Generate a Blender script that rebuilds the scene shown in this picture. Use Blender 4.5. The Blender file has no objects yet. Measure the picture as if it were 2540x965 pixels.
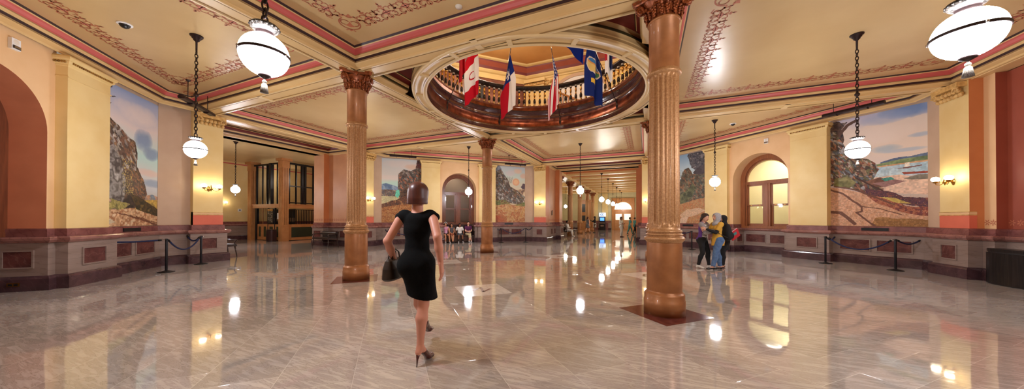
import bpy, bmesh, math, random
import numpy as np
from mathutils import Matrix, Vector
from math import pi, sin, cos, radians, sqrt, atan2
SC = bpy.context.scene
COL = SC.collection
R2 = sqrt(.5)
rng = np.random.default_rng(7)
random.seed(7)

# ------------------------------------------------------------------ materials
MATS = {}
def srgb(c):
    return tuple(((x/255+.055)/1.055)**2.4 if x/255 > .04045 else x/255/12.92 for x in c)
def mk(name, c, c2=None, scale=6., rough=.5, metal=0., bump=0., stretch=(1,1,1), detail=4., spec=.5, emit=None, coat=0., lo=.35, hi=.65, coord='Object', rot=(0,0,0)):
    m = bpy.data.materials.new(name); m.use_nodes = True
    nt = m.node_tree; b = nt.nodes['Principled BSDF']
    col = (*srgb(c), 1)
    b.inputs['Base Color'].default_value = col
    b.inputs['Roughness'].default_value = rough
    b.inputs['Metallic'].default_value = metal
    b.inputs['Specular IOR Level'].default_value = spec
    b.inputs['Coat Weight'].default_value = coat
    if emit:
        b.inputs['Emission Color'].default_value = (*srgb(emit[0]), 1); b.inputs['Emission Strength'].default_value = emit[1]
    if c2 is not None or bump:
        tc = nt.nodes.new('ShaderNodeTexCoord'); mp = nt.nodes.new('ShaderNodeMapping')
        mp.inputs['Scale'].default_value = stretch; mp.inputs['Rotation'].default_value = rot
        nz = nt.nodes.new('ShaderNodeTexNoise'); nz.inputs['Scale'].default_value = scale; nz.inputs['Detail'].default_value = detail
        nt.links.new(tc.outputs[coord], mp.inputs['Vector']); nt.links.new(mp.outputs['Vector'], nz.inputs['Vector'])
        if c2 is not None:
            rp = nt.nodes.new('ShaderNodeValToRGB')
            rp.color_ramp.elements[0].position = lo; rp.color_ramp.elements[1].position = hi
            rp.color_ramp.elements[0].color = col; rp.color_ramp.elements[1].color = (*srgb(c2), 1)
            nt.links.new(nz.outputs['Fac'], rp.inputs['Fac']); nt.links.new(rp.outputs['Color'], b.inputs['Base Color'])
        if bump:
            bp = nt.nodes.new('ShaderNodeBump'); bp.inputs['Strength'].default_value = bump; bp.inputs['Distance'].default_value = .01
            nt.links.new(nz.outputs['Fac'], bp.inputs['Height']); nt.links.new(bp.outputs['Normal'], b.inputs['Normal'])
    MATS[name] = m
    return m
def mk_attr(name, rough=.6, spec=.3):
    m = bpy.data.materials.new(name); m.use_nodes = True
    nt = m.node_tree; b = nt.nodes['Principled BSDF']
    a = nt.nodes.new('ShaderNodeVertexColor'); a.layer_name = 'Col'
    nt.links.new(a.outputs['Color'], b.inputs['Base Color'])
    b.inputs['Roughness'].default_value = rough; b.inputs['Specular IOR Level'].default_value = spec
    MATS[name] = m
def mk_marble(name, c, c2, cv, scale=3., rough=.2, stretch=(1,1,1), vein=.5, rot=(0,0,0)):
    m = mk(name, c, c2, scale, rough, stretch=stretch, rot=rot, coat=.15)
    nt = m.node_tree; b = nt.nodes['Principled BSDF']
    src = b.inputs['Base Color'].links[0].from_socket
    mp = [n for n in nt.nodes if n.type == 'MAPPING'][0]
    w = nt.nodes.new('ShaderNodeTexWave'); w.inputs['Scale'].default_value = scale*.7; w.inputs['Distortion'].default_value = 9; w.inputs['Detail'].default_value = 4; w.inputs['Detail Scale'].default_value = 1.6
    w.bands_direction = 'DIAGONAL'
    nt.links.new(mp.outputs['Vector'], w.inputs['Vector'])
    rp = nt.nodes.new('ShaderNodeValToRGB'); rp.color_ramp.elements[0].position = 0; rp.color_ramp.elements[1].position = .09
    rp.color_ramp.elements[0].color = (vein,)*3+(1,); rp.color_ramp.elements[1].color = (0,0,0,1)
    nt.links.new(w.outputs['Fac'], rp.inputs['Fac'])
    mx = nt.nodes.new('ShaderNodeMix'); mx.data_type = 'RGBA'
    nt.links.new(rp.outputs['Color'], mx.inputs['Factor']); nt.links.new(src, mx.inputs['A']); mx.inputs['B'].default_value = (*srgb(cv), 1)
    nt.links.new(mx.outputs['Result'], b.inputs['Base Color'])
    return m
def mk_stripe(name, c1, c2, scale, direction='Z', rough=.8, coord='Object', duty=.5, distort=0.):
    m = mk(name, c1, rough=rough); nt = m.node_tree; b = nt.nodes['Principled BSDF']
    tc = nt.nodes.new('ShaderNodeTexCoord'); w = nt.nodes.new('ShaderNodeTexWave'); w.bands_direction = direction
    w.inputs['Scale'].default_value = scale; w.inputs['Distortion'].default_value = distort
    nt.links.new(tc.outputs[coord], w.inputs['Vector'])
    rp = nt.nodes.new('ShaderNodeValToRGB'); rp.color_ramp.interpolation = 'CONSTANT'
    rp.color_ramp.elements[0].color = (*srgb(c1),1); rp.color_ramp.elements[1].position = duty; rp.color_ramp.elements[1].color = (*srgb(c2),1)
    nt.links.new(w.outputs['Fac'], rp.inputs['Fac']); nt.links.new(rp.outputs['Color'], b.inputs['Base Color'])
    return m

mk('cream', (232,204,142), (226,194,128), 1.5, .55)
mk('peach', (230,190,142), (222,180,130), 1.5, .55)
mk('greige', (206,176,148), (198,166,138), 2., .6)
mk('orange', (208,130,78), (198,120,70), 1.5, .5)
mk('terracotta', (212,132,94), (200,122,86), 2., .55)
mk('brickred', (156,76,54), (148,70,48), 2., .55)
mk('salmon', (222,112,84), (214,104,78), 2., .55)
mk('panelpink', (216,160,118), (206,150,110), 1.5, .5)
mk('oldrose', (200,94,88), rough=.45)
mk('darkband', (52,28,30), rough=.5)
mk('olive', (60,52,24), rough=.5)
mk('deepred', (112,32,28), rough=.5)
mk('beam', (224,190,132), (216,180,122), 1.2, .38)
mk('beamlight', (232,204,152), (226,196,142), 1.2, .35)
mk('groove', (150,116,66), rough=.6)
mk('ceil', (208,178,128), (198,166,116), .8, .3, bump=.04)
mk('stencil', (188,112,80), rough=.5)
mk('stencilpink', (224,136,112), rough=.5)
mk('gilt', (176,132,62), (120,82,34), 14, .35, .6)
mk('giltcream', (226,186,116), (190,146,82), 10, .45)
mk('copperpaint', (174,116,70), (154,100,58), 5., .42, .35, bump=.06, coat=.08)
mk('copperflute', (194,148,100), (166,118,74), 40., .42, .35, bump=.12, coat=.05)
mk('coppercap', (170,92,48), (120,60,30), 18., .34, .4, bump=.3)
mk('copper', (150,84,58), (92,44,34), 5., .28, .75, bump=.05)
mk('mahogany', (84,44,38), (58,28,26), 9., .22, coat=.5, stretch=(1,1,6))
mk('bronze', (62,50,42), (38,30,26), 20, .35, .7)
mk('balgold', (216,186,134), (90,68,50), 9, .25, .7, lo=.42, hi=.6)
mk('brass', (196,150,70), (160,112,44), 9, .2, .9)
mk('fixture', (58,44,42), (44,32,32), 10, .4, .6)
mk('silverdec', (70,64,58), (18,15,13), 60, .35, .4, lo=.42, hi=.58)
mk('tassel', (150,142,128), (70,62,50), 50, .6, stretch=(6,6,.6))
mk('globe', (255,252,246), rough=.3, emit=((246,247,255), 148.))
mk('globe_far', (255,252,246), rough=.3, emit=((255,248,236), 60.))
mk('sconceglobe', (255,250,240), rough=.3, emit=((255,238,206), 32.))
mk_marble('m_base', (84,58,62), (62,42,46), (110,84,84), 4., .2, vein=.22)
mk_marble('m_grey', (152,132,122), (138,118,108), (100,80,74), 2.5, .28, stretch=(.5,.5,3), vein=.3)
mk_marble('m_inset', (112,68,62), (84,48,46), (146,106,96), 5., .2, vein=.25)
mk_marble('m_pink', (160,112,102), (138,92,84), (104,70,64), 4., .2)
mk_marble('m_slab', (140,88,82), (116,68,64), (96,54,52), 4., .25)
mk_marble('m_slabred', (110,56,48), (88,44,40), (140,84,74), 5., .12)
mk_marble('m_white', (232,228,220), (220,214,206), (196,190,182), 5., .12)
mk('black', (22,22,24), rough=.35)
mk('ironblack', (34,34,38), rough=.3, metal=.6)
mk('rope', (20,28,62), (28,40,84), 60, .8)
mk('chrome', (190,186,180), rough=.2, metal=1.)
mk('wood', (150,88,48), (128,72,36), 5., .3, stretch=(6,6,.6), coat=.3)
mk('woodred', (122,68,42), (98,52,32), 5., .3, stretch=(6,6,.6), coat=.4)
mk('oak', (190,128,66), (170,108,52), 5., .35, stretch=(6,6,.6))
mk('tan', (188,132,82), (174,118,70), 3., .4)
mk('darkgreen', (44,52,30), (36,44,26), 20, .6)
mk('leather', (50,36,32), (34,24,22), 8, .3, bump=.15)
mk('darkwood', (62,36,28), (44,26,20), 7, .3, stretch=(5,5,.6), coat=.3)
mk('white', (236,234,230), rough=.5)
mk('offwhite', (222,214,198), rough=.6)
mk('plaster', (206,196,156), (198,186,146), 1.5, .6)
mk('binbrown', (70,48,46), (58,40,40), 8, .3, .5, stretch=(8,8,.3))
mk('binblack', (50,44,42), (34,30,30), 6, .3, .6, stretch=(8,8,.3))
mk('screenblue', (60,110,230), rough=.3, emit=((70,130,255), 2.5))
mk('headerlit', (210,230,255), rough=.3, emit=((190,218,255), 1.2)); mk('markblue', (24,50,150), rough=.4)
mk('signred', (150,20,24), rough=.4, emit=((220,30,36), .6))
mk('paperlit', (255,250,235), rough=.6, emit=((255,246,228), .55))
mk('lunette', (255,246,220), rough=.6, emit=((255,240,206), 1.1))
mk_attr('painting', .5, .35); mk_attr('flagcloth', .85, .1)
mk('uppermarble', (150,98,80), (108,66,56), 2.5, .25)
mk('upperorange', (226,172,104), (216,160,92), 1.2, .5)
mk('glassgrid', (70,60,56), rough=.2)

def mk_glass(name, tint, rough, bump, scale):
    m = bpy.data.materials.new(name); m.use_nodes = True; nt = m.node_tree; b = nt.nodes['Principled BSDF']
    b.inputs['Base Color'].default_value = (*srgb(tint),1); b.inputs['Roughness'].default_value = rough
    b.inputs['Transmission Weight'].default_value = 1.; b.inputs['IOR'].default_value = 1.3
    if bump:
        tc = nt.nodes.new('ShaderNodeTexCoord'); v = nt.nodes.new('ShaderNodeTexVoronoi'); v.inputs['Scale'].default_value = scale
        bp = nt.nodes.new('ShaderNodeBump'); bp.inputs['Strength'].default_value = bump; bp.inputs['Distance'].default_value = .01
        nt.links.new(tc.outputs['Object'], v.inputs['Vector']); nt.links.new(v.outputs['Distance'], bp.inputs['Height']); nt.links.new(bp.outputs['Normal'], b.inputs['Normal'])
    MATS[name] = m
mk_glass('glass_clear', (245,250,246), .02, 0, 1)
mk_glass('glass_frost', (250,248,240), .35, .5, 60)
mk_glass('glass_dark', (190,190,186), .22, .6, 45)

def floor_mat():
    m = bpy.data.materials.new('floormarble'); m.use_nodes = True; nt = m.node_tree; b = nt.nodes['Principled BSDF']; L = nt.links.new
    tc = nt.nodes.new('ShaderNodeTexCoord'); mp = nt.nodes.new('ShaderNodeMapping')
    mp.inputs['Rotation'].default_value = (0,0,radians(45)); mp.inputs['Location'].default_value = (.18, -.175, 0)
    L(tc.outputs['Object'], mp.inputs['Vector'])
    br = nt.nodes.new('ShaderNodeTexBrick'); br.offset = .5; br.squash = 1
    br.inputs['Scale'].default_value = 1; br.inputs['Brick Width'].default_value = .635; br.inputs['Row Height'].default_value = .635
    br.inputs['Mortar Size'].default_value = .0024; br.inputs['Mortar Smooth'].default_value = .1
    br.inputs['Color1'].default_value = (0,0,0,1); br.inputs['Color2'].default_value = (1,1,1,1); br.inputs['Mortar'].default_value = (.5,.5,.5,1)
    L(mp.outputs['Vector'], br.inputs['Vector'])
    # veins: thin dark lines, their direction depends on the tile
    mul = nt.nodes.new('ShaderNodeVectorMath'); mul.operation = 'SCALE'; mul.inputs['Scale'].default_value = 13.; L(br.outputs['Color'], mul.inputs[0])
    def veins(rz, st, sc):
        m2 = nt.nodes.new('ShaderNodeMapping'); m2.inputs['Rotation'].default_value = (0,0,radians(rz)); m2.inputs['Scale'].default_value = st
        L(tc.outputs['Object'], m2.inputs['Vector'])
        add = nt.nodes.new('ShaderNodeVectorMath'); add.operation = 'ADD'; L(m2.outputs['Vector'], add.inputs[0]); L(mul.outputs['Vector'], add.inputs[1])
        n = nt.nodes.new('ShaderNodeTexNoise'); n.inputs['Scale'].default_value = sc; n.inputs['Detail'].default_value = 5; n.inputs['Roughness'].default_value = .6; n.inputs['Distortion'].default_value = .5
        L(add.outputs['Vector'], n.inputs['Vector']); return n.outputs['Fac']
    sel = nt.nodes.new('ShaderNodeMath'); sel.operation = 'GREATER_THAN'; sel.inputs[1].default_value = .5
    L(br.outputs['Color'], sel.inputs[0])
    mx = nt.nodes.new('ShaderNodeMix'); L(sel.outputs[0], mx.inputs['Factor']); L(veins(62,(1,7,1),3.4), mx.inputs['A']); L(veins(-12,(1,8,1),3.4), mx.inputs['B'])
    rp = nt.nodes.new('ShaderNodeValToRGB'); e = rp.color_ramp.elements
    e[0].position = .3; e[0].color = (*srgb((166,156,148)),1); e[1].position = .72; e[1].color = (*srgb((206,196,186)),1)
    x = e.new(.475); x.color = (*srgb((186,176,166)),1); x = e.new(.495); x.color = (*srgb((154,143,134)),1); x = e.new(.515); x.color = (*srgb((192,182,172)),1)
    L(mx.outputs['Result'], rp.inputs['Fac'])
    # tone per tile
    hs = nt.nodes.new('ShaderNodeHueSaturation'); mr = nt.nodes.new('ShaderNodeMapRange'); mr.inputs['To Min'].default_value = .82; mr.inputs['To Max'].default_value = 1.08
    L(br.outputs['Color'], mr.inputs['Value']); L(mr.outputs['Result'], hs.inputs['Value']); L(rp.outputs['Color'], hs.inputs['Color'])
    mo = nt.nodes.new('ShaderNodeMix'); mo.data_type = 'RGBA'; L(br.outputs['Fac'], mo.inputs['Factor']); L(hs.outputs['Color'], mo.inputs['A']); mo.inputs['B'].default_value = (*srgb((214,206,194)),1)
    L(mo.outputs['Result'], b.inputs['Base Color'])
    b.inputs['Roughness'].default_value = .045; b.inputs['IOR'].default_value = 1.75; b.inputs['Specular IOR Level'].default_value = .6
    b.inputs['Coat Weight'].default_value = .35; b.inputs['Coat Roughness'].default_value = .03
    n2 = nt.nodes.new('ShaderNodeTexNoise'); n2.inputs['Scale'].default_value = 1.6; n2.inputs['Detail'].default_value = 3
    L(tc.outputs['Object'], n2.inputs['Vector'])
    s2 = nt.nodes.new('ShaderNodeMath'); s2.operation = 'MULTIPLY_ADD'; s2.inputs[1].default_value = -.25
    L(br.outputs['Fac'], s2.inputs[0]); L(n2.outputs['Fac'], s2.inputs[2])
    bp = nt.nodes.new('ShaderNodeBump'); bp.inputs['Strength'].default_value = .1; bp.inputs['Distance'].default_value = .02
    L(s2.outputs[0], bp.inputs['Height']); L(bp.outputs['Normal'], b.inputs['Normal']); L(bp.outputs['Normal'], b.inputs['Coat Normal'])
    MATS['floormarble'] = m
floor_mat()

# ------------------------------------------------------------------ mesh builder
class MB:
    def __init__(s): s.v = []; s.f = []; s.m = []; s.names = []; s.sm = []
    def mi(s, mat):
        if mat not in s.names: s.names.append(mat)
        return s.names.index(mat)
    def face(s, pts, mat, sm=False):
        i = len(s.v); s.v.extend([tuple(p) for p in pts]); s.f.append(tuple(range(i, i+len(pts)))); s.m.append(s.mi(mat)); s.sm.append(sm)
    def add(s, verts, faces, mat, sm=False):
        i = len(s.v); s.v.extend([tuple(p) for p in verts]); k = s.mi(mat)
        for f in faces: s.f.append(tuple(i+j for j in f)); s.m.append(k); s.sm.append(sm)
    def box(s, x0, x1, y0, y1, z0, z1, mat, M=None):
        P = [Vector((x,y,z)) for x in (x0,x1) for y in (y0,y1) for z in (z0,z1)]
        if M is not None: P = [M @ p for p in P]
        s.add(P, [(0,1,3,2),(4,6,7,5),(0,4,5,1),(2,3,7,6),(0,2,6,4),(1,5,7,3)], mat)
    def prism(s, poly, z0, z1, mat, top=None):
        n = len(poly)
        s.add([(x,y,z0) for x,y in poly]+[(x,y,z1) for x,y in poly], [(i,(i+1)%n,n+(i+1)%n,n+i) for i in range(n)], mat)
        s.face([(x,y,z0) for x,y in poly][::-1], mat); s.face([(x,y,z1) for x,y in poly], top or mat)
    def lathe(s, prof, n, mat, c=(0,0,0), sm=True, a0=0, a1=2*pi, mats=None, flute=None):
        full = abs(a1-a0-2*pi) < 1e-6; k = n if full else n+1
        base = len(s.v)
        for j,(r,z) in enumerate(prof):
            for i in range(k):
                a = a0+(a1-a0)*i/n; rr = r*(flute(a, j) if flute else 1)
                s.v.append((c[0]+rr*cos(a), c[1]+rr*sin(a), c[2]+z))
        for j in range(len(prof)-1):
            mm = s.mi(mats[j] if mats else mat)
            for i in range(n):
                a = base+j*k+i; b = base+j*k+(i+1) % k
                s.f.append((a,b,b+k,a+k)); s.m.append(mm); s.sm.append(sm)
    def tube(s, path, r, n, mat, sm=True, cap=True):
        path = [Vector(p) for p in path]; rs = r if isinstance(r,(list,tuple)) else [r]*len(path)
        up = None; base = len(s.v)
        for i,p in enumerate(path):
            t = (path[min(i+1,len(path)-1)]-path[max(i-1,0)]).normalized()
            if up is None: up = t.orthogonal().normalized()
            up = (up - t*up.dot(t)); up = up.normalized() if up.length > 1e-6 else t.orthogonal().normalized()
            w = t.cross(up)
            for k in range(n):
                a = 2*pi*k/n; s.v.append(tuple(p+(up*cos(a)+w*sin(a))*rs[i]))
        mm = s.mi(mat)
        for i in range(len(path)-1):
            for k in range(n):
                a = base+i*n+k; b = base+i*n+(k+1) % n
                s.f.append((a,b,b+n,a+n)); s.m.append(mm); s.sm.append(sm)
        if cap:
            s.f.append(tuple(base+k for k in range(n))[::-1]); s.m.append(mm); s.sm.append(False)
            e = base+(len(path)-1)*n; s.f.append(tuple(e+k for k in range(n))); s.m.append(mm); s.sm.append(False)
    def ball(s, c, r, mat, nu=16, nv=10, scale=(1,1,1)):
        prof = [(r*sin(pi*j/nv)+1e-5, -r*cos(pi*j/nv)) for j in range(nv+1)]
        i0 = len(s.v); s.lathe(prof, nu, mat)
        for i in range(i0, len(s.v)):
            x,y,z = s.v[i]; s.v[i] = (c[0]+x*scale[0], c[1]+y*scale[1], c[2]+z*scale[2])
    def sweep(s, prof, path, mats, closed=False, side=-1, segmats=None, sm=False):
        """prof: (offset towards the side, z); path: 2D points; side -1 = right of the walking direction"""
        P = [Vector((p[0],p[1])) for p in path]; n = len(P)
        def nrm(a,b):
            d = (b-a).normalized(); return Vector((d.y,-d.x)) if side < 0 else Vector((-d.y,d.x))
        N = []
        for i in range(n):
            if closed or 0 < i < n-1:
                n1 = nrm(P[i-1],P[i]); n2 = nrm(P[i],P[(i+1) % n]); m = n1+n2; m = m/ max(.15, m.dot(n1))
                N.append(m)
            else: N.append(nrm(P[0],P[1]) if i == 0 else nrm(P[-2],P[-1]))
        base = len(s.v); k = len(prof)
        for i in range(n):
            for o,z in prof: q = P[i]+N[i]*o; s.v.append((q.x,q.y,z))
        for i in range(n if closed else n-1):
            for j in range(k-1):
                mt = (segmats[i] if segmats and segmats[i] else None) or mats[j]
                a = base+i*k+j; b = base+((i+1) % n)*k+j
                f = (a,b,b+1,a+1) if side > 0 else (a,a+1,b+1,b)
                s.f.append(f); s.m.append(s.mi(mt)); s.sm.append(sm)
    def build(s, name, parent=None, M=None, loc=None):
        me = bpy.data.meshes.new(name)
        v = s.v if M is None else [tuple(M @ Vector(p)) for p in s.v]
        if loc is not None: v = [(p[0]-loc[0],p[1]-loc[1],p[2]-loc[2]) for p in v]
        me.from_pydata(v, [], s.f)
        for nm in s.names: me.materials.append(MATS[nm])
        me.polygons.foreach_set('material_index', s.m); me.polygons.foreach_set('use_smooth', s.sm)
        me.update()
        return link(name, me, parent, loc)
def link(name, me, parent=None, loc=None):
    o = bpy.data.objects.new(name, me); COL.objects.link(o)
    if parent is not None: o.parent = parent
    if loc is not None: o.location = loc
    return o
def tag(o, label=None, cat=None, group=None, kind=None):
    if label: o['label'] = label
    if cat: o['category'] = cat
    if group: o['group'] = group
    if kind: o['kind'] = kind
    return o
def empty(name, loc=(0,0,0), rz=0, **k):
    o = bpy.data.objects.new(name, None); COL.objects.link(o); o.location = loc; o.rotation_euler = (0,0,rz)
    return tag(o, **k)
def struct(o): o['kind'] = 'structure'; return o
def copy_tree(o, parent=None, loc=None, rz=None):
    c = o.copy(); COL.objects.link(c); c.parent = parent
    if loc is not None: c.location = loc
    if rz is not None: c.rotation_euler = (0,0,rz)
    for ch in list(o.children): copy_tree(ch, c)
    return c
# ------------------------------------------------------------------ camera
CAM = Vector((3.084, -8.694, 1.45))
def make_camera():
    cd = bpy.data.cameras.new('camera'); co = bpy.data.objects.new('camera', cd); COL.objects.link(co)
    a, t, r = radians(23.476), radians(.3741), radians(.109)
    xr = Vector((cos(a), sin(a), 0)); yf = Vector((-sin(a), cos(a), 0)); zu = Vector((0,0,1))
    Y = yf*cos(t)+zu*sin(t); Z = zu*cos(t)-yf*sin(t)
    X = xr*cos(r)+Z*sin(r); Z2 = Z*cos(r)-xr*sin(r)
    M = Matrix((( X.x, Z2.x, -Y.x, CAM.x),(X.y, Z2.y, -Y.y, CAM.y),(X.z, Z2.z, -Y.z, CAM.z),(0,0,0,1)))
    co.matrix_world = M
    cd.sensor_width = 36; cd.sensor_fit = 'HORIZONTAL'; cd.lens = 767.8/2540*36
    cd.shift_x = 0; cd.shift_y = (538.3-482.5)/2540; cd.clip_start = .05; cd.clip_end = 200
    SC.camera = co
make_camera()
RZ = lambda d: Matrix.Rotation(radians(d), 4, 'Z')
SP = 3.336          # half spacing of the four columns
ZS, ZC = 4.92, 5.30 # beam soffit, coffer ceiling

# ------------------------------------------------------------------ floor
b = MB(); b.face([(-26,-14,0),(15,-14,0),(15,36,0),(-26,36,0)], 'floormarble')
floor = struct(b.build('floor'))
def inlay(cx, cy, half, mat, name, rot=45):
    b = MB(); M = Matrix.Translation((cx,cy,0)) @ RZ(rot)
    b.box(-half,half,-half,half,-.01,.003,mat, M); return b.build(name, floor)
for sx in (-1,1):
    for sy in (-1,1): inlay(sx*SP, sy*SP, .47, 'm_slabred', 'column_base_slab')
def glyph(strokes, cx, cy, w=.05):
    b = MB()
    for (x0,y0),(x1,y1) in strokes:
        d = Vector((x1-x0,y1-y0)); L = d.length; d /= L; n = Vector((-d.y,d.x))*w/2
        p0 = Vector((cx+x0,cy+y0)); p1 = Vector((cx+x1,cy+y1))
        b.face([(p.x,p.y,.0045) for p in (p0-n,p1-n,p1+n,p0+n)], 'woodred')
    return b
for cx,cy,st in ((0,-3.12,[((-.12,-.16),(-.12,.16)),((-.12,.16),(.11,-.16)),((.11,-.16),(.11,.16))]),
                 (-3.12,0,[((.12,-.10),(.06,-.14)),((.06,-.14),(-.02,-.12)),((-.02,-.12),(-.05,-.03)),((-.05,-.03),(.02,.05)),((.02,.05),(.02,.14)),((.02,.14),(-.06,.18)),((-.06,.18),(-.13,.13))]),
                 (3.12,0,[((-.1,-.15),(-.1,.15)),((-.1,.15),(.1,.15)),((-.1,0),(.06,0)),((-.1,-.15),(.1,-.15))]),
                 (0,3.12,[((-.12,.15),(-.06,-.15)),((-.06,-.15),(0,.1)),((0,.1),(.06,-.15)),((.06,-.15),(.12,.15))])):
    t = inlay(cx, cy, .47, 'm_white', 'compass_tile'); glyph(st, cx, cy, .055).build('compass_letter', t)

# ------------------------------------------------------------------ wainscot profile
WP = [(.15,0),(.15,.235),(.135,.265),(.105,.29),(.09,.29),(.09,.945),(.125,.955),(.15,.985),(.165,1.0),(.17,1.045),(.15,1.07),(.045,1.075),(.04,1.225),(.0,1.24)]
WM = ['m_base']*4+['m_grey']*1+['m_pink']*6+['m_slab']*2
WM = ['m_base','m_base','m_base','m_base','m_grey','m_pink','m_pink','m_pink','m_pink','m_pink','m_pink','m_slab','m_slab']
def inset(b, p0, p1, z0=.455, z1=.79, off=.09):
    """red marble panel with a raised frame on a straight wainscot run; p0->p1 walking with the room on the right"""
    a = Vector(p0); c = Vector(p1); d = (c-a).normalized(); n = Vector((d.y,-d.x))
    def q(u, o, z): r = a+d*u+n*o; return (r.x,r.y,z)
    L = (c-a).length; o = off
    b.face([q(0,o+.004,z0),q(L,o+.004,z0),q(L,o+.004,z1),q(0,o+.004,z1)], 'm_inset')
    w = .028
    for u0,u1,y0,y1 in ((-w,L+w,z0-w,z0),(-w,L+w,z1,z1+w),(-w,0,z0,z1),(L,L+w,z0,z1)):
        P = [q(u0,o,y0),q(u1,o,y0),q(u1,o,y1),q(u0,o,y1)]; T = [q(u0,o+.022,y0),q(u1,o+.022,y0),q(u1,o+.022,y1),q(u0,o+.022,y1)]
        b.add(P+T, [(4,5,6,7),(0,1,5,4),(1,2,6,5),(2,3,7,6),(3,0,4,7)], 'm_grey')

# ------------------------------------------------------------------ the four diagonal walls
WR, ZSPR = 1.05, 3.2          # arch radius and spring line
def arch_wall(name, rot, nichemat):
    M = RZ(rot)
    b = MB()
    for s in (-1,1):
        x = lambda v: s*v
        b.face([(x(2.27),10.57,1.2),(x(4.45),10.57,1.2),(x(4.45),10.57,5.3),(x(2.27),10.57,5.3)][::s], 'greige')
        b.face([(x(1.05),10.5,1.2),(x(1.22),10.5,1.2),(x(1.22),10.5,5.3),(x(1.05),10.5,5.3)][::s], 'peach')
    N = 28; arc = [(WR*cos(pi*i/N), ZSPR+WR*sin(pi*i/N)) for i in range(N+1)]
    for i in range(N):
        (x0,z0),(x1,z1) = arc[i],arc[i+1]
        b.face([(x0,10.5,z0),(x0,10.5,5.3),(x1,10.5,5.3),(x1,10.5,z1)], 'peach')
        b.face([(x0,10.5,z0),(x1,10.5,z1),(x1,11.3,z1),(x0,11.3,z0)], nichemat, True)
    for s in (-1,1):
        b.face([(s*WR,10.5,1.0),(s*WR,10.5,ZSPR),(s*WR,11.3,ZSPR),(s*WR,11.3,1.0)], nichemat)
    w = struct(b.build(name, M=M))
    # pilasters
    for s in (-1,1):
        p = MB(); x0,x1 = sorted((s*1.2, s*2.27))
        p.box(x0,x1,10.32,10.6,1.2,4.72,'cream')
        p.box(x0-.012,x1+.012,10.305,10.6,4.43,4.455,'cream')
        pl = p.build('pilaster', w, M)
        c = MB()
        pr = [(0,4.66),(.012,4.68),(.012,4.70),(.04,4.715),(.055,4.76),(.05,4.775),(.085,4.80),(.085,4.845),(.06,4.88)]
        c.sweep(pr, [(x0,10.6),(x0,10.32),(x1,10.32),(x1,10.6)], ['cream']*8, side=-1)
        c.face([(x0-.06,10.26,4.88),(x1+.06,10.26,4.88),(x1+.06,10.6,4.88),(x0-.06,10.6,4.88)], 'cream')
        n = 22
        for i in range(n):      # egg and dart band
            xx = x0+.02+(x1-x0-.04)*(i+.5)/n
            c.ball((xx,10.265,4.742), .02, 'gilt', 6, 4, (1,.8,1.3))
        for i in range(6):
            for xs in (x0-.055, x1+.055): c.ball((xs,10.33+i*.045,4.742), .02, 'gilt', 6, 4, (.8,1,1.3))
        c.build('pilaster_capital', pl, M)
    g = MB()
    path = [(-4.45,10.57),(-2.27,10.57),(-2.27,10.32),(-1.2,10.32),(-1.2,10.5),(-1.05,10.5),(-1.05,11.2),(1.05,11.2),(1.05,10.5),(1.2,10.5),(1.2,10.32),(2.27,10.32),(2.27,10.57),(4.45,10.57)]
    g.sweep(WP, path, WM)
    for s in (-1,1):
        for a0,a1,y in ((1.45,2.02,10.32),(2.55,3.25,10.57),(3.42,4.12,10.57)):
            e = sorted((s*a0,s*a1)); inset(g, (e[0],y),(e[1],y))
        e = sorted((s*.1,s*.86)); inset(g, (e[0],11.2),(e[1],11.2))
    inset(g, (-1.05,10.62),(-1.05,11.0), .47,.78); inset(g, (1.05,11.0),(1.05,10.62), .47,.78)
    g.build('wainscot', w, M)
    return w
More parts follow.
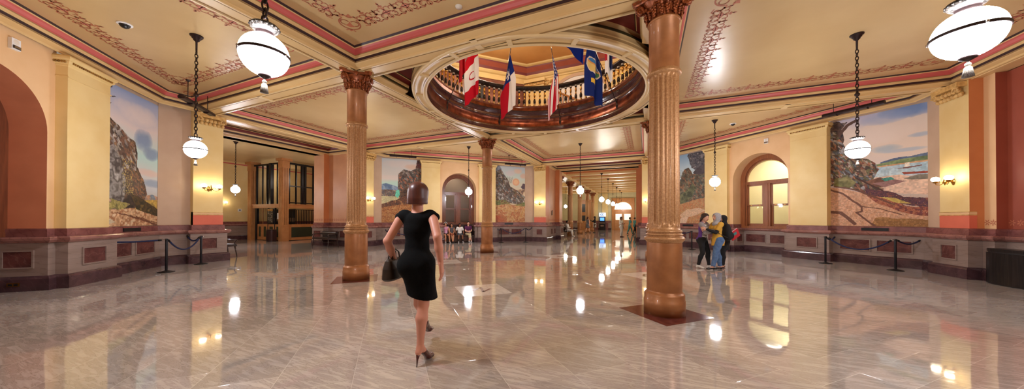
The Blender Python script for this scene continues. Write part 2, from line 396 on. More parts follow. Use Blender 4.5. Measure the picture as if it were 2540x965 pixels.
def window(n, rot, kind, light):
    """arched wooden window in the niche"""
    M = RZ(rot); y0,y1 = 11.08,11.2
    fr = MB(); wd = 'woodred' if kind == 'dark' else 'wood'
    N = 28; R0,R1 = .80,1.04
    for rr0,rr1,ya,yb in ((.86,1.05,y0-.06,y1),(.80,.9,y0,y1)):
        for i in range(N):
            a,c = pi*i/N, pi*(i+1)/N
            P = lambda r,t,y: (r*cos(t), y, ZSPR+r*sin(t))
            fr.face([P(rr0,a,ya),P(rr0,c,ya),P(rr1,c,ya),P(rr1,a,ya)], wd); fr.face([P(rr0,a,ya),P(rr0,a,yb),P(rr0,c,yb),P(rr0,c,ya)], wd)
            fr.face([P(rr1,a,ya),P(rr1,c,ya),P(rr1,c,yb),P(rr1,a,yb)], wd)
    for s in (-1,1):
        e = sorted((s*.86,s*1.05)); fr.box(*e,y0-.06,y1,1.05,ZSPR,wd)
        e = sorted((s*.80,s*.9)); fr.box(*e,y0,y1,1.05,ZSPR,wd)
    fr.box(-.9,.9,y0-.03,y1,3.0,3.12,wd); fr.box(-.92,.92,y0-.05,y1,3.1,3.13,wd)
    fr.box(-.13,.13,y0-.03,y1,1.05,3.02,wd); fr.box(-.05,.05,y0-.05,y1,1.05,3.0,wd)
    fr.box(-1.04,1.04,y0-.07,y1+.02,1.06,1.17,wd)
    w = struct(fr.build('window_%d' % n, M=M))
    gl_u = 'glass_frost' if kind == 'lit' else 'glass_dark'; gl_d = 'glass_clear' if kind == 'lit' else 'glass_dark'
    l = MB(); l.face([(.8*cos(pi*i/N), 11.14, ZSPR-.06+.82*sin(pi*i/N)+ .0) for i in range(N+1)], gl_u); l.build('fanlight_pane', w, M)
    for s in (-1,1):
        sx = MB(); e = sorted((s*.13,s*.80))
        def sash(z0,z1,y):
            sx.box(e[0],e[1],y,y+.04,z0,z0+.07,wd); sx.box(e[0],e[1],y,y+.04,z1-.07,z1,wd)
            sx.box(e[0],e[0]+.07,y,y+.04,z0,z1,wd); sx.box(e[1]-.07,e[1],y,y+.04,z0,z1,wd)
        sash(2.04,3.0,11.09); sash(1.17,2.1,11.14)
        so = sx.build('sash', w, M)
        p = MB(); p.face([(e[0]+.06,11.115,2.1),(e[1]-.06,11.115,2.1),(e[1]-.06,11.115,2.94),(e[0]+.06,11.115,2.94)], gl_u); p.build('pane', so, M)
        p = MB(); p.face([(e[0]+.06,11.165,1.23),(e[1]-.06,11.165,1.23),(e[1]-.06,11.165,2.05),(e[0]+.06,11.165,2.05)], gl_d); p.build('pane', so, M)
        if kind == 'lit':
            p = MB()
            for xx in (e[0]+.14, e[1]-.2): p.box(xx,xx+.07,11.08,11.09,2.06,2.085,'brass')
            p.build('sash_plate', so, M)
    # the room behind the window
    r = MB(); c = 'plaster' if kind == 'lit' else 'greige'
    r.face([(-2.2,13.6,0),(2.2,13.6,0),(2.2,13.6,4.6),(-2.2,13.6,4.6)], c)
    for s in (-1,1): r.face([(s*2.2,11.33,0),(s*2.2,13.6,0),(s*2.2,13.6,4.6),(s*2.2,11.33,4.6)][::-s], c)
    r.face([(-2.2,11.33,4.6),(2.2,11.33,4.6),(2.2,13.6,4.6),(-2.2,13.6,4.6)], c)
    r.face([(-2.2,11.33,.02),(2.2,11.33,.02),(2.2,13.6,.02),(-2.2,13.6,.02)], 'm_grey')
    for s in (-1,1): r.face([(s*1.06,11.33,0),(s*2.2,11.33,0),(s*2.2,11.33,4.6),(s*1.06,11.33,4.6)][::-s], c)
    r.box(-2.2,2.2,13.5,13.6,0,1.25,'m_slab')
    struct(r.build('wall_behind_window_%d' % n, M=M))
    if light:
        ld = bpy.data.lights.new('office_light','AREA'); ld.energy = light; ld.size = 1.6; ld.color = (1,.93,.82)
        lo = bpy.data.objects.new('office_light', ld); COL.objects.link(lo); lo.location = M @ Vector((0,12.4,4.5))
WALLS = {}
for name, rot, nm in (('wall_northwest',45,'peach'),('wall_northeast',-45,'peach'),('wall_southwest',135,'terracotta'),('wall_southeast',-135,'peach')):
    WALLS[name] = arch_wall(name, rot, nm)
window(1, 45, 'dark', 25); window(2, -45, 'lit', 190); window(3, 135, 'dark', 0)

# ------------------------------------------------------------------ the four arms (openings between the diagonal walls)
def finish_arm(w, M, runs, xe):
    for s in (-1,1):
        p = MB(); e = sorted((s*(xe+.005),s*-3.62)); p.box(*e,10.372,10.5,1.24,1.56,'salmon'); p.box(*e,10.36,10.5,1.56,1.585,'giltcream'); p.box(*e,10.368,10.5,1.585,1.64,'peach'); p.box(*e,10.36,10.5,1.64,1.655,'giltcream')
        p.build('pilaster_dado', w, M)
        c = MB(); cx = s*(3.62-xe)/2      # carved bracket capital
        c.box(cx-.385,cx+.385,10.2,10.5,4.78,4.90,'giltcream')
        for i in range(7):
            for j in range(2):
                c.ball((cx-.33+i*.11,10.31-.05*j,4.60+.1*j), .055, 'giltcream', 8, 6, (1,.9,1.1))
        for t in (-1,1):
            for k in range(14):
                a = k*.55; r = .085*(1-k/16); c.ball((cx+t*.3+r*cos(a)*t,10.22,4.71+r*sin(a)), .028, 'giltcream', 6, 5)
        c.build('pilaster_capital', w, M)
    # frieze stencil above the dado inside the arm
    f = MB()
    def leafy(p0,p1):
        a = Vector(p0); d = Vector(p1)-a; L = d.length; d /= L; n = Vector((d.y,-d.x)); k = max(2,int(L/.17))
        for i in range(k):
            u = (i+.5)*L/k
            for j in range(6):
                t = 2*pi*j/6+.4*(i % 2); r0,r1 = .02,.082
                pts = [(u+r0*cos(t-.5),r0*sin(t-.5)),(u+r1*.75*cos(t-.22),r1*.75*sin(t-.22)),(u+r1*cos(t),r1*sin(t)),(u+r1*.75*cos(t+.22),r1*.75*sin(t+.22)),(u+r0*cos(t+.5),r0*sin(t+.5))]
                f.face([((a+d*x+n*.004).x,(a+d*x+n*.004).y,1.385+z) for x,z in pts], 'stencil')
    for p0,p1 in runs: leafy(p0,p1)
    f.build('stencil_frieze', w, M)
def arm(name, rot, depth, close, wallmat='panelpink', edgemat='orange', blind=False):
    M = RZ(rot); b = MB()
    if blind:           # the opening is walled up just behind the pilasters
        path = [(-4.35,10.58),(-3.62,10.56),(-3.62,10.38),(-2.78,10.38),(-2.78,10.62),(-2.5,10.62),(-2.5,10.8)]; path = path+[(-x,y) for x,y in path[::-1]]
        h_ = ['greige','cream','cream','orange','peach',wallmat]; b.sweep([(0,1.2),(0,5.4)], path, ['cream'], segmats=h_+[wallmat]+h_[::-1])  # light falling on the jamb strip is put into its peach colour
        w = struct(b.build(name, M=M)); g = MB(); g.sweep(WP, path, WM)
        for s in (-1,1): e = sorted((s*3.0,s*3.42)); inset(g, (e[0],10.38),(e[1],10.38))
        for x0 in (-2.2,-.8,.6): inset(g,(x0,10.8),(x0+1.1,10.8))
        g.build('wainscot', w, M); finish_arm(w, M, [((-2.78,10.62),(-2.5,10.62)),((-2.5,10.8),(2.5,10.8))], -2.78); return w
    left = [(-4.35,10.58),(-3.62,10.56),(-3.62,10.38),(-2.85,10.38),(-2.85,11.2),(-2.92,11.2),(-2.92,12.95),(-2.62,12.95),(-2.62,13.75)]
    right = [(-x,y) for x,y in left[::-1]]
    cm = ['greige','cream','cream',edgemat,edgemat,wallmat,edgemat,'panelpink']
    pr = [(0,1.2),(0,5.4)]
    if close: left.append((-2.62,depth)); right.insert(0,(2.62,depth)); cl = cm+[wallmat]
    else: cl = cm
    b.sweep(pr, left, ['cream'], segmats=cl); b.sweep(pr, right, ['cream'], segmats=cl[::-1])
    if close: b.face([(-2.62,depth,0),(2.62,depth,0),(2.62,depth,5.4),(-2.62,depth,5.4)], wallmat)
    w = struct(b.build(name, M=M))
    g = MB(); g.sweep(WP, left, WM); g.sweep(WP, right, WM)
    for s in (-1,1):
        e = sorted((s*3.05,s*3.42)); inset(g, (e[0],10.38),(e[1],10.38))
        for y0,y1 in ((11.4,11.95),(12.15,12.7)):
            if s < 0: inset(g, (-2.92,y0),(-2.92,y1))
            else: inset(g, (2.92,y1),(2.92,y0))
        y0,y1 = 13.05,13.6
        if s < 0: inset(g, (-2.62,y0),(-2.62,y1))
        else: inset(g, (2.62,y1),(2.62,y0))
    g.build('wainscot', w, M)
    runs = []
    for s in (-1,1):
        for y0,y1,x in ((11.22,12.93,2.92),(13.0,13.75,2.62),(10.9,11.18,2.85)): runs.append(((-x,y0),(-x,y1)) if s < 0 else ((x,y1),(x,y0)))
        runs.append(((-2.92,12.95),(-2.62,12.95)) if s < 0 else ((2.62,12.95),(2.92,12.95)))
    finish_arm(w, M, runs, -2.849)
    return w
WALLS['north'] = arm('wall_north', 0, 13.75, False)
WALLS['west'] = arm('wall_west', 90, 13.75, False)
WALLS['east'] = arm('wall_east', -90, 14.6, True, 'brickred', 'orange', True)
WALLS['south'] = arm('wall_south', 180, 14.6, True)

# ------------------------------------------------------------------ ceilings, beams, cornices
CP = [(.19,4.92),(.205,4.935),(.21,4.955),(.27,4.975),(.315,4.99),(.33,5.0),(.322,5.01),(.33,5.03),(.335,5.085),(.35,5.095),(.36,5.14),(.365,5.155),(.37,5.19),(.395,5.235),(.425,5.258),(.43,5.265),(.44,5.272),(.452,5.283),(.475,5.3)]
CM = ['beam','beam','beam','beam','beam','groove','groove','darkband','beam','beam','groove','oldrose','oldrose','oldrose','beam','beam','darkband','darkband']
E = 10.55; DG = 10.63*sqrt(2)
kx = DG-E                                   # where the diagonal line meets the arm line
cells = {'south':[(-SP,-E),(SP,-E),(SP,-SP),(-SP,-SP)],'north':[(-SP,SP),(SP,SP),(SP,E),(-SP,E)],
         'west':[(-E,-SP),(-SP,-SP),(-SP,SP),(-E,SP)],'east':[(SP,-SP),(E,-SP),(E,SP),(SP,SP)],
         'southwest':[(-SP,-SP),(-E,-SP),(-E,-kx),(-kx,-E),(-SP,-E)],'northwest':[(-SP,SP),(-SP,E),(-kx,E),(-E,kx),(-E,SP)],
         'northeast':[(SP,SP),(E,SP),(E,kx),(kx,E),(SP,E)],'southeast':[(SP,-SP),(SP,-E),(kx,-E),(E,-kx),(E,-SP)]}
cb = MB(); n_t = 1
# stencil border unit: strokes in a (u along, v inwards) frame, pitch .475
def unit():
    U = []
    def stroke(pts, w): U.append((pts, w, 'stencil'))
    def poly(pts, m='stencilpink'): U.append((pts, 0, m))
    A = lambda cx,cy,r,a0,a1,n=9: [(cx+r*cos(radians(a0+(a1-a0)*i/(n-1))), cy+r*sin(radians(a0+(a1-a0)*i/(n-1)))) for i in range(n)]
    poly([(-.075,.17),(0,.125),(.075,.17),(0,.215)]); stroke([(-.095,.17),(0,.11),(.095,.17),(0,.23),(-.095,.17)], .012)
    stroke([(-.075,.17),(.075,.17)], .008); stroke([(0,.125),(0,.215)], .008)
    for s in (-1,1):
        f = lambda P: [(s*x,y) for x,y in P]
        stroke(f(A(.13,.09,.055,120,-150)), .013); stroke(f([(.09,.045),(.15,.0),(.2375,.03)]), .013)
        stroke(f(A(.17,.235,.05,200,-60)), .012); stroke(f([(.095,.17),(.15,.15),(.2375,.19)]), .012)
        stroke(f([(.19,.205),(.2375,.19)]), .012); stroke(f([(0,.23),(.04,.29),(.1,.30),(.12,.27)]), .012)
        stroke(f([(.02,.12),(.05,.05),(.03,.01)]), .012)
        poly(f([(0,.33),(.028,.36),(.05,.335),(.03,.31)][::s]), 'stencil'); poly(f([(.2375,.24),(.21,.29),(.2375,.34)]), 'stencil')
        poly(f([(.14,.085),(.165,.1),(.15,.125),(.125,.11)]), 'stencil')
    stroke([(0,.23),(0,.40)], .012); poly([(0,.44),(-.03,.39),(0,.36),(.03,.39)], 'stencil'); stroke([(0,.11),(0,.02)], .012)
    poly([(-.03,0.02),(0,-.02),(.03,.02),(0,.05)], 'stencil')
    return U
UNIT = unit()
def put(b, strokes, o, d, n, z, sc=1.):
    for pts,w,m in strokes:
        P = [o+d*(x*sc)+n*(y*sc) for x,y in pts]
        if w == 0: b.face([(p.x,p.y,z) for p in P], m); continue
        for i in range(len(P)-1):
            e = P[i+1]-P[i]
            if e.length < 1e-5: continue
            e.normalize(); q = Vector((-e.y,e.x))*w*.85; a0 = P[i]-e*w*.25; a1 = P[i+1]+e*w*.25
            b.face([(p.x,p.y,z) for p in (a0-q,a1-q,a1+q,a0+q)], m)
def corner_motif():
    U = []; A = lambda cx,cy,r,a0,a1,n=14: [(cx+r*cos(radians(a0+(a1-a0)*i/(n-1))), cy+r*sin(radians(a0+(a1-a0)*i/(n-1)))) for i in range(n)]
    U.append((A(0,.23,.2,130,410,20),.016,'stencil'))
    for s in (-1,1):
        U.append(([(s*x,y) for x,y in A(.09,.25,.08,-90,150)],.014,'stencil')); U.append(([(s*.13,.40),(s*.25,.44),(s*.36,.36)],.014,'stencil'))
        U.append(([(0,.1),(s*.09,.15),(s*.04,.2),(0,.3)],0,'stencil')); U.append(([(s*.02,.44),(s*.09,.5),(s*.12,.46)],.016,'stencil'))
        U.append(([(s*.05,0),(s*.09,-.03)],.016,'stencil'))
    U.append(([(0,.42),(-.05,.48),(0,.56),(.05,.48)],0,'stencil')); U.append(([(-.04,0),(0,.04),(.04,0),(0,-.05)],0,'stencil'))
    return U
CORN = corner_motif()
ceiling = None
for cn, poly in cells.items():
    P = [Vector(p) for p in poly]
    area = sum(P[i].x*P[(i+1) % len(P)].y-P[(i+1) % len(P)].x*P[i].y for i in range(len(P)))
    if area < 0: P = P[::-1]
    poly = [(p.x,p.y) for p in P]           # counter-clockwise: the room is on the left
    cb.face([(x,y,ZC) for x,y in poly][::-1], 'ceil')
    c = MB(); c.sweep(CP, poly, CM, closed=True, side=1); struct(c.build('trim_%d' % n_t)); n_t += 1
    if cn == 'southeast': continue
    st = MB(); n = len(P); off = .86
    # offset polygon
    Q = []
    for i in range(n):
        d1 = (P[i]-P[i-1]).normalized(); d2 = (P[(i+1) % n]-P[i]).normalized()
        n1 = Vector((-d1.y,d1.x)); n2 = Vector((-d2.y,d2.x)); m = n1+n2; Q.append(P[i]+m*off/max(.3,m.dot(n1)))
    for i in range(n):
        a,c2 = Q[i],Q[(i+1) % n]; d = c2-a; L = d.length; d.normalize(); nn = Vector((-d.y,d.x))
        if L < 1.0: continue
        k = max(1, round((L-.9)/.475)); pitch = (L-.9)/k
        for j in range(k): put(st, UNIT, a+d*(.45+pitch*(j+.5)), d, nn, ZC-.003)
        # corner medallion on the bisector
        dp = (Q[i]-Q[i-1]).normalized(); np_ = Vector((-dp.y,dp.x)); bis = (nn+np_).normalized()
        put(st, CORN, a+bis*.06, Vector((bis.y,-bis.x)), bis, ZC-.003, .95)
    STB = STB+[(cn,st)] if 'STB' in globals() else [(cn,st)]
# centre: red spandrels round the well
N = 72
for i in range(N):
    a,c2 = 2*pi*i/N, 2*pi*(i+1)/N
    def sq(t): k = 3.3/max(abs(cos(t)),abs(sin(t))); return (k*cos(t),k*sin(t))
    x0,y0 = sq(a); x1,y1 = sq(c2); r = 3.40
    if math.hypot(x0,y0) > r and math.hypot(x1,y1) > r:
        cb.face([(r*cos(a),r*sin(a),5.29),(r*cos(c2),r*sin(c2),5.29),(x1,y1,5.29),(x0,y0,5.29)], 'deepred')
# vestibule ceilings of the arms
for rot in (0,90,-90,180):
    M = RZ(rot)
    cb.face([M @ Vector(p) for p in ((-3.2,10.6,ZC),(-3.2,13.3,ZC),(3.2,13.3,ZC),(3.2,10.6,ZC))], 'ceil')
ceiling = struct(cb.build('ceiling'))
for cn,st in STB: st.build('stencil_border', ceiling)
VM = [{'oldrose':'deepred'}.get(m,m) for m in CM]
for rot in (0,90,-90,180):
    c = MB(); c.sweep(CP, [(-3.11,10.7),(3.11,10.7),(3.11,13.2),(-3.11,13.2)], VM, closed=True, side=1)
    # lintel soffits
    for y0,y1 in ((10.36,10.9),(13.0,13.76)):
        c.box(-3.4,3.4,y0,y1,ZS,ZS+.03,'beam')
        for yy in (y0+.06,y1-.1): c.box(-2.85,2.85,yy,yy+.03,ZS-.012,ZS,'beamlight')
    c.box(-3.4,3.4,13.2,13.76,ZS,5.5,'beam')
    struct(c.build('trim_%d' % n_t, M=RZ(rot))); n_t += 1
# beam soffits with raised borders
bs = MB()
def soffit(x0,x1,y0,y1,cross,alongx):
    bs.box(x0,x1,y0,y1,ZS,ZS+.04,'beam')
    e = .035
    if alongx:
        for ya,yb in ((y0,y0+e),(y1-e,y1)): bs.box(x0,x1,ya,yb,ZS-.018,ZS,'beamlight'); 
        for ya in (y0+.055,y1-.075): bs.box(x0,x1,ya,ya+.018,ZS-.01,ZS,'groove')
        for c in cross: bs.box(c-.07,c+.07,y0,y1,ZS-.02,ZS,'beamlight')
    else:
        for xa,xb in ((x0,x0+e),(x1-e,x1)): bs.box(xa,xb,y0,y1,ZS-.018,ZS,'beamlight')
        for xa in (x0+.055,x1-.075): bs.box(xa,xa+.018,y0,y1,ZS-.01,ZS,'groove')
        for c in cross: bs.box(x0,x1,c-.07,c+.07,ZS-.02,ZS,'beamlight')
h = .2
for s in (-1,1):
    soffit(-E,E,s*SP-h,s*SP+h,[-10.2,-7,-SP-.28,-SP+.28,0,SP-.28,SP+.28,7,10.2],True)
    for y0,y1,cr in ((-E,-SP-h,[-7,-SP-.28]),(-SP+h,SP-h,[-SP+.28,0,SP-.28]),(SP+h,E,[SP+.28,7])): soffit(s*SP-h,s*SP+h,y0,y1,cr,False)
# centre cell inner faces near the columns
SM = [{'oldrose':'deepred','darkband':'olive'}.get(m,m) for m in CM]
for sx in (-1,1):
    for sy in (-1,1):
        pth = [(sx*1.95,sy*SP),(sx*SP,sy*SP),(sx*SP,sy*1.95)]
        bs.sweep(CP, pth, SM, side=(1 if sx*sy < 0 else -1) * (1))
struct(bs.build('trim_%d' % n_t)); n_t += 1
# ring round the well: cream annulus and its outer face
rg = MB()
prof = [(3.45,5.29),(3.43,5.22),(3.46,5.18),(3.46,5.12),(3.44,5.08),(3.47,5.03),(3.47,4.99),(3.44,4.96),(3.45,4.905),(3.42,4.89),(3.36,4.89),(3.35,4.91),(3.18,4.91),(3.17,4.885),(3.09,4.885),(3.06,4.90),(3.06,4.95)]
mats = ['beam','beam','olive','beam','beam','beam','groove','beam','beamlight','beamlight','groove','beam','groove','beamlight','beamlight','beamlight']
rg.lathe(prof, 144, 'beam', mats=mats)
for k in range(16):
    a = 2*pi*(k+.5)/16; M = RZ(math.degrees(a)); rg.box(3.17,3.37,-.05,.05,4.886,4.915,'beamlight', M)
struct(rg.build('trim_%d' % n_t)); n_t += 1
cu = MB()
prof = [(3.06,4.93),(3.055,4.99),(3.07,5.06),(3.07,5.12),(3.085,5.13),(3.085,5.42),(3.065,5.435),(3.05,5.48),(3.07,5.50),(3.075,5.60),(3.04,5.63),(3.05,5.70),(3.03,5.71),(3.03,5.735),(3.06,5.74),(3.06,5.86),(3.3,5.86)]
mats = ['mahogany']*4+['copper']+['mahogany']*7+['bronze','mahogany','copper','m_slabred']
cu.lathe(prof, 144, 'copper', mats=mats)
for k in range(230):
    a = 2*pi*k/230; cu.ball((3.03*cos(a),3.03*sin(a),5.722), .013, 'bronze', 6, 4)
struct(cu.build('trim_%d' % n_t)); n_t += 1
# ------------------------------------------------------------------ columns
def make_column():
    root = empty('column')
    b = MB(); b.lathe([(.0,0),(.294,0),(.294,.215),(.286,.222),(.286,.30),(.272,.325),(.255,.335),(.25,.36)], 64, 'copperpaint'); b.build('plinth', root)
    b = MB(); b.lathe([(.25,.355),(.25,1.08),(.245,1.098)], 64, 'copperpaint'); b.build('pedestal', root)
    b = MB(); b.lathe([(.245,1.095),(.262,1.105),(.262,1.115),(.28,1.13),(.287,1.152),(.28,1.175),(.262,1.185),(.25,1.19),(.247,1.20),(.258,1.205),(.266,1.215),(.258,1.228),(.243,1.233),(.24,1.245),(.25,1.25),(.256,1.265),(.25,1.28),(.232,1.288),(.222,1.31),(.218,1.33)], 64, 'copperflute'); b.build('base_moulding', root)
    b = MB(); NF = 20
    def fl(depth): return lambda a, j: 1-depth[j]*max(0, sin(a*NF/2)**2*1.15-.15)
    zz = [1.32,1.36,1.375,1.40,1.43,2.5,3.57,3.61,3.635,3.65,3.67]; dp = [0,0,.055,.085,.1,.1,.1,.085,.05,0,0]; rr = [.218-.008*(z-1.32)/2.35 for z in zz]
    b.lathe(list(zip(rr,zz)), NF*8, 'copperflute', flute=fl(dp)); b.build('fluted_shaft', root)
    b = MB(); b.lathe([(.21,3.655),(.225,3.665),(.245,3.68),(.247,3.70),(.236,3.715),(.236,3.722),(.222,3.73),(.216,3.745)], 64, 'copperflute'); b.build('shaft_ring', root)
    b = MB(); b.lathe([(.216,3.74),(.214,4.475),(.226,4.482),(.236,4.495),(.236,4.508),(.224,4.52),(.212,4.525)], 64, 'copperpaint'); b.build('upper_shaft', root)
    cap = MB()
    cap.lathe([(.205,4.52),(.205,4.62),(.225,4.72),(.27,4.80),(.29,4.83)], 40, 'coppercap')
    cp = cap.build('capital', root)
    lf = MB()      # acanthus leaves in two rows
    for row,(n,z0,hh,r0,out) in enumerate(((8,4.525,.13,.212,.05),(8,4.57,.16,.216,.07))):
        for i in range(n):
            a = 2*pi*(i+.5*row)/n
            V = []; F = []
            for j in range(7):
                t = j/6; zz_ = z0+hh*sin(t*1.9)/sin(1.9*.83) if t < .83 else z0+hh*(1-.35*(t-.83)/.17); rad = r0+.012+out*t**2.2
                w = .085*sin(pi*(.15+.85*(1-t)))*(1+.18*cos(j*pi))
                for k in range(5):
                    u = (k-2)/2; rr_ = rad+.018*(1-u*u)-.008; aa = a+u*w/rr_
                    V.append((rr_*cos(aa), rr_*sin(aa), zz_-.012*abs(u)))
            for j in range(6):
                for k in range(4): p = j*5+k; F.append((p,p+1,p+6,p+5))
            lf.add(V,F,'coppercap',True)
            for s in (-1,1):
                for j in range(4): lf.ball(((r0+.03+out*(j/4)**2)*cos(a+s*(.17-.02*j)),(r0+.03+out*(j/4)**2)*sin(a+s*(.17-.02*j)), z0+.02+hh*.24*j), .02, 'coppercap', 6, 5)
    lf.build('acanthus_leaves', cp)
    for q in range(4):      # corner volutes on the diagonals of the square abacus
        a = pi/4+q*pi/2; v = MB(); d = Vector((cos(a),sin(a),0)); t = Vector((-sin(a),cos(a),0))
        for s in (-1,1):
            o = d*.335+Vector((0,0,4.775))
            pts = []; rs = []
            for k in range(34):
                th = k*.42; r = .068*(1-k/38); pts.append(o+d*(r*cos(th))+Vector((0,0,r*sin(th)))+t*s*(.028+.012*k/34)); rs.append(.017*(1-.4*k/34))
            v.tube(pts, rs, 6, 'coppercap')
            v.tube([d*.22+Vector((0,0,4.62))+t*s*.05, d*.27+Vector((0,0,4.72))+t*s*.04, d*.31+Vector((0,0,4.82))+t*s*.03, d*.35+Vector((0,0,4.845))+t*s*.03],[.02,.024,.024,.018],6,'coppercap')
        v.tube([d*.335+t*-.04+Vector((0,0,4.775)), d*.335+t*.04+Vector((0,0,4.775))], .05, 12, 'coppercap')
        v.build('volute', cp)
        a2 = q*pi/2; f = MB(); f.ball((.315*cos(a2),.315*sin(a2),4.84), .042, 'coppercap', 10, 8, (1,1,1.25))
        for j in range(6): f.ball((.32*cos(a2)-sin(a2)*.04*cos(j),.32*sin(a2)+cos(a2)*.04*cos(j),4.84+.04*sin(j)), .02, 'coppercap', 6, 5)
        f.build('fleuron', cp)
    ab = MB(); P = []
    for q in range(4):
        a = pi/4+q*pi/2; c0 = Vector((cos(a),sin(a)))*.46; tt = Vector((-sin(a),cos(a)))*.035
        nx = pi/4+(q+1)*pi/2; c1 = Vector((cos(nx),sin(nx)))*.46; mid = Vector((cos(a+pi/4),sin(a+pi/4)))
        P += [c0-tt, c0+tt]
        st, en = c0+tt, c1-Vector((-sin(nx),cos(nx)))*.035
        for k in range(1,8): u = k/8; P.append(st.lerp(en,u)-mid*.075*sin(pi*u))
    n = len(P); V = []
    for z,sc in ((4.85,.9),(4.868,.94),(4.875,.97),(4.92,1.0)): V += [(p.x*sc,p.y*sc,z) for p in P]
    for j in range(3): ab.add(V,[(j*n+i,j*n+(i+1) % n,(j+1)*n+(i+1) % n,(j+1)*n+i) for i in range(n)],'coppercap')
    ab.face(V[:n][::-1],'coppercap'); ab.face(V[3*n:],'coppercap'); ab.build('abacus', cp)
    return root
col = make_column(); col.rotation_euler = (0,0,radians(45))
specs = [((-SP,-SP),'tall copper painted fluted column left of the walking woman, third largest in view from the front'),
         ((SP,-SP),'nearest and largest copper painted fluted column, right of centre, with a worn grey foot'),
         ((-SP,SP),'farthest and smallest of the visible copper painted fluted columns, right of the seated family'),
         ((SP,SP),'copper painted fluted column almost wholly hidden behind the largest column')]
for i,(p,l) in enumerate(specs):
    o = col if i == 0 else copy_tree(col)
    o.location = (*p,0); o.rotation_euler = (0,0,radians(45)); tag(o, l.replace(', third largest in view from the front',''), 'column', 'columns round the ceiling well', 'thing')

# ------------------------------------------------------------------ upper gallery seen through the well
ug = MB()
N = 8; ap = 6.65; Rg = ap/cos(pi/8); oct_ = [(Rg*cos(pi/8+pi/4*i), Rg*sin(pi/8+pi/4*i)) for i in range(8)]
fl = [(3.25*cos(2*pi*i/72),3.25*sin(2*pi*i/72)) for i in range(72)]
for i in range(72):
    a,c = fl[i],fl[(i+1) % 72]; k = 2.4
    ug.face([(a[0],a[1],5.85),(c[0],c[1],5.85),(c[0]*k,c[1]*k,5.85),(a[0]*k,a[1]*k,5.85)], 'm_grey')
for i in range(8):
    a,c = oct_[i],oct_[(i+1) % 8]; mid = ((a[0]+c[0])/2,(a[1]+c[1])/2); ang = atan2(mid[1],mid[0])
    diag = abs(sin(2*ang)) > .5
    ug.face([(*a,5.85),(*c,5.85),(*c,9.6),(*a,9.6)], 'uppermarble' if diag else 'cream')
uo = struct(ug.build('wall_upper_gallery'))
cg = MB(); cg.sweep([(0,8.72),(.05,8.75),(.06,8.8),(.14,8.84),(.2,8.92),(.2,8.96),(.16,8.98),(.2,9.1),(.34,9.28),(.36,9.34),(.45,9.37),(.5,9.42)], oct_, ['cream']*6+['deepred','brickred','deepred','cream','cream'], closed=True, side=1)
cg.face([(x,y,9.42) for x,y in oct_][::-1], 'upperorange'); struct(cg.build('ceiling_upper_gallery', uo))
pg = MB()
for i in range(8):
    a,c = Vector(oct_[i]),Vector(oct_[(i+1) % 8]); d = (c-a).normalized(); nI = Vector((-d.y,d.x)); L = (c-a).length; mid = (a+c)/2
    diag = abs(sin(2*atan2(mid.y,mid.x))) > .5
    M = Matrix(((d.x,nI.x,0,a.x),(d.y,nI.y,0,a.y),(0,0,1,0),(0,0,0,1)))
    if not diag:
        for x0 in (.02, L-1.0):
            pg.box(x0,x0+.98,0,.14,5.85,8.4,'cream',M); pg.box(x0-.05,x0+1.03,0,.22,8.4,8.5,'giltcream',M); pg.box(x0-.08,x0+1.06,0,.26,8.55,8.72,'cream',M); pg.box(x0-.03,x0+1.01,0,.2,8.2,8.24,'cream',M)
            for k in range(14): pg.ball(M @ Vector((x0+.04+k*.07,.23,8.47)), .028, 'giltcream', 6, 4)
        cx = L/2; R = 1.55; n = 20      # arch with ornamented spandrels
        for k in range(n):
            t0,t1 = pi*k/n, pi*(k+1)/n
            pg.face([M @ Vector((cx+R*cos(t),.03,7.0+R*sin(t))) for t in (t0,t1)]+[M @ Vector((cx,.03,7.0))], 'white')
            pg.face([M @ Vector((cx+r*cos(t),.06,7.0+r*sin(t))) for r,t in ((R,t0),(R,t1),(R+.16,t1),(R+.16,t0))], 'greige')
        pg.face([M @ Vector(p) for p in ((cx-R,.03,5.85),(cx+R,.03,5.85),(cx+R,.03,7.0),(cx-R,.03,7.0))], 'white')
        for s in (-1,1):
            for k in range(60):
                u = random.random(); w = random.random(); x = s*(1.1+.55*u); z = 8.0+.6*w
                if math.hypot(x,z-7.0) > R+.22: pg.ball(M @ Vector((cx+x,.05,z)), .035, 'giltcream', 5, 4)
        for k in range(16):     # stair rail rising behind the arch
            pg.box(cx-1.2+k*.15,cx-1.2+k*.15+.05,.08,.12,5.9+k*.085,6.6+k*.085,'tan',M)
        pg.tube([M @ Vector((cx-1.25,.1,6.62)),M @ Vector((cx+1.25,.1,8.0))],.05,8,'tan')
    else:
        pg.box(.3,1.5,0,.05,5.85,8.1,'uppermarble',M); pg.box(.45,1.35,.04,.07,6.6,7.9,'m_inset',M)
        pg.box(L-1.5,L-.3,0,.05,5.85,8.1,'uppermarble',M); pg.box(L/2-.6,L/2+.6,0,.05,6.0,8.2,'m_inset',M)
        pg.box(L/2-.35,L/2-.05,.05,.08,7.5,8.15,'black',M)
        pg.box(.0,L,0,.06,8.55,8.74,'cream',M)
pg.build('gallery_mouldings', uo)
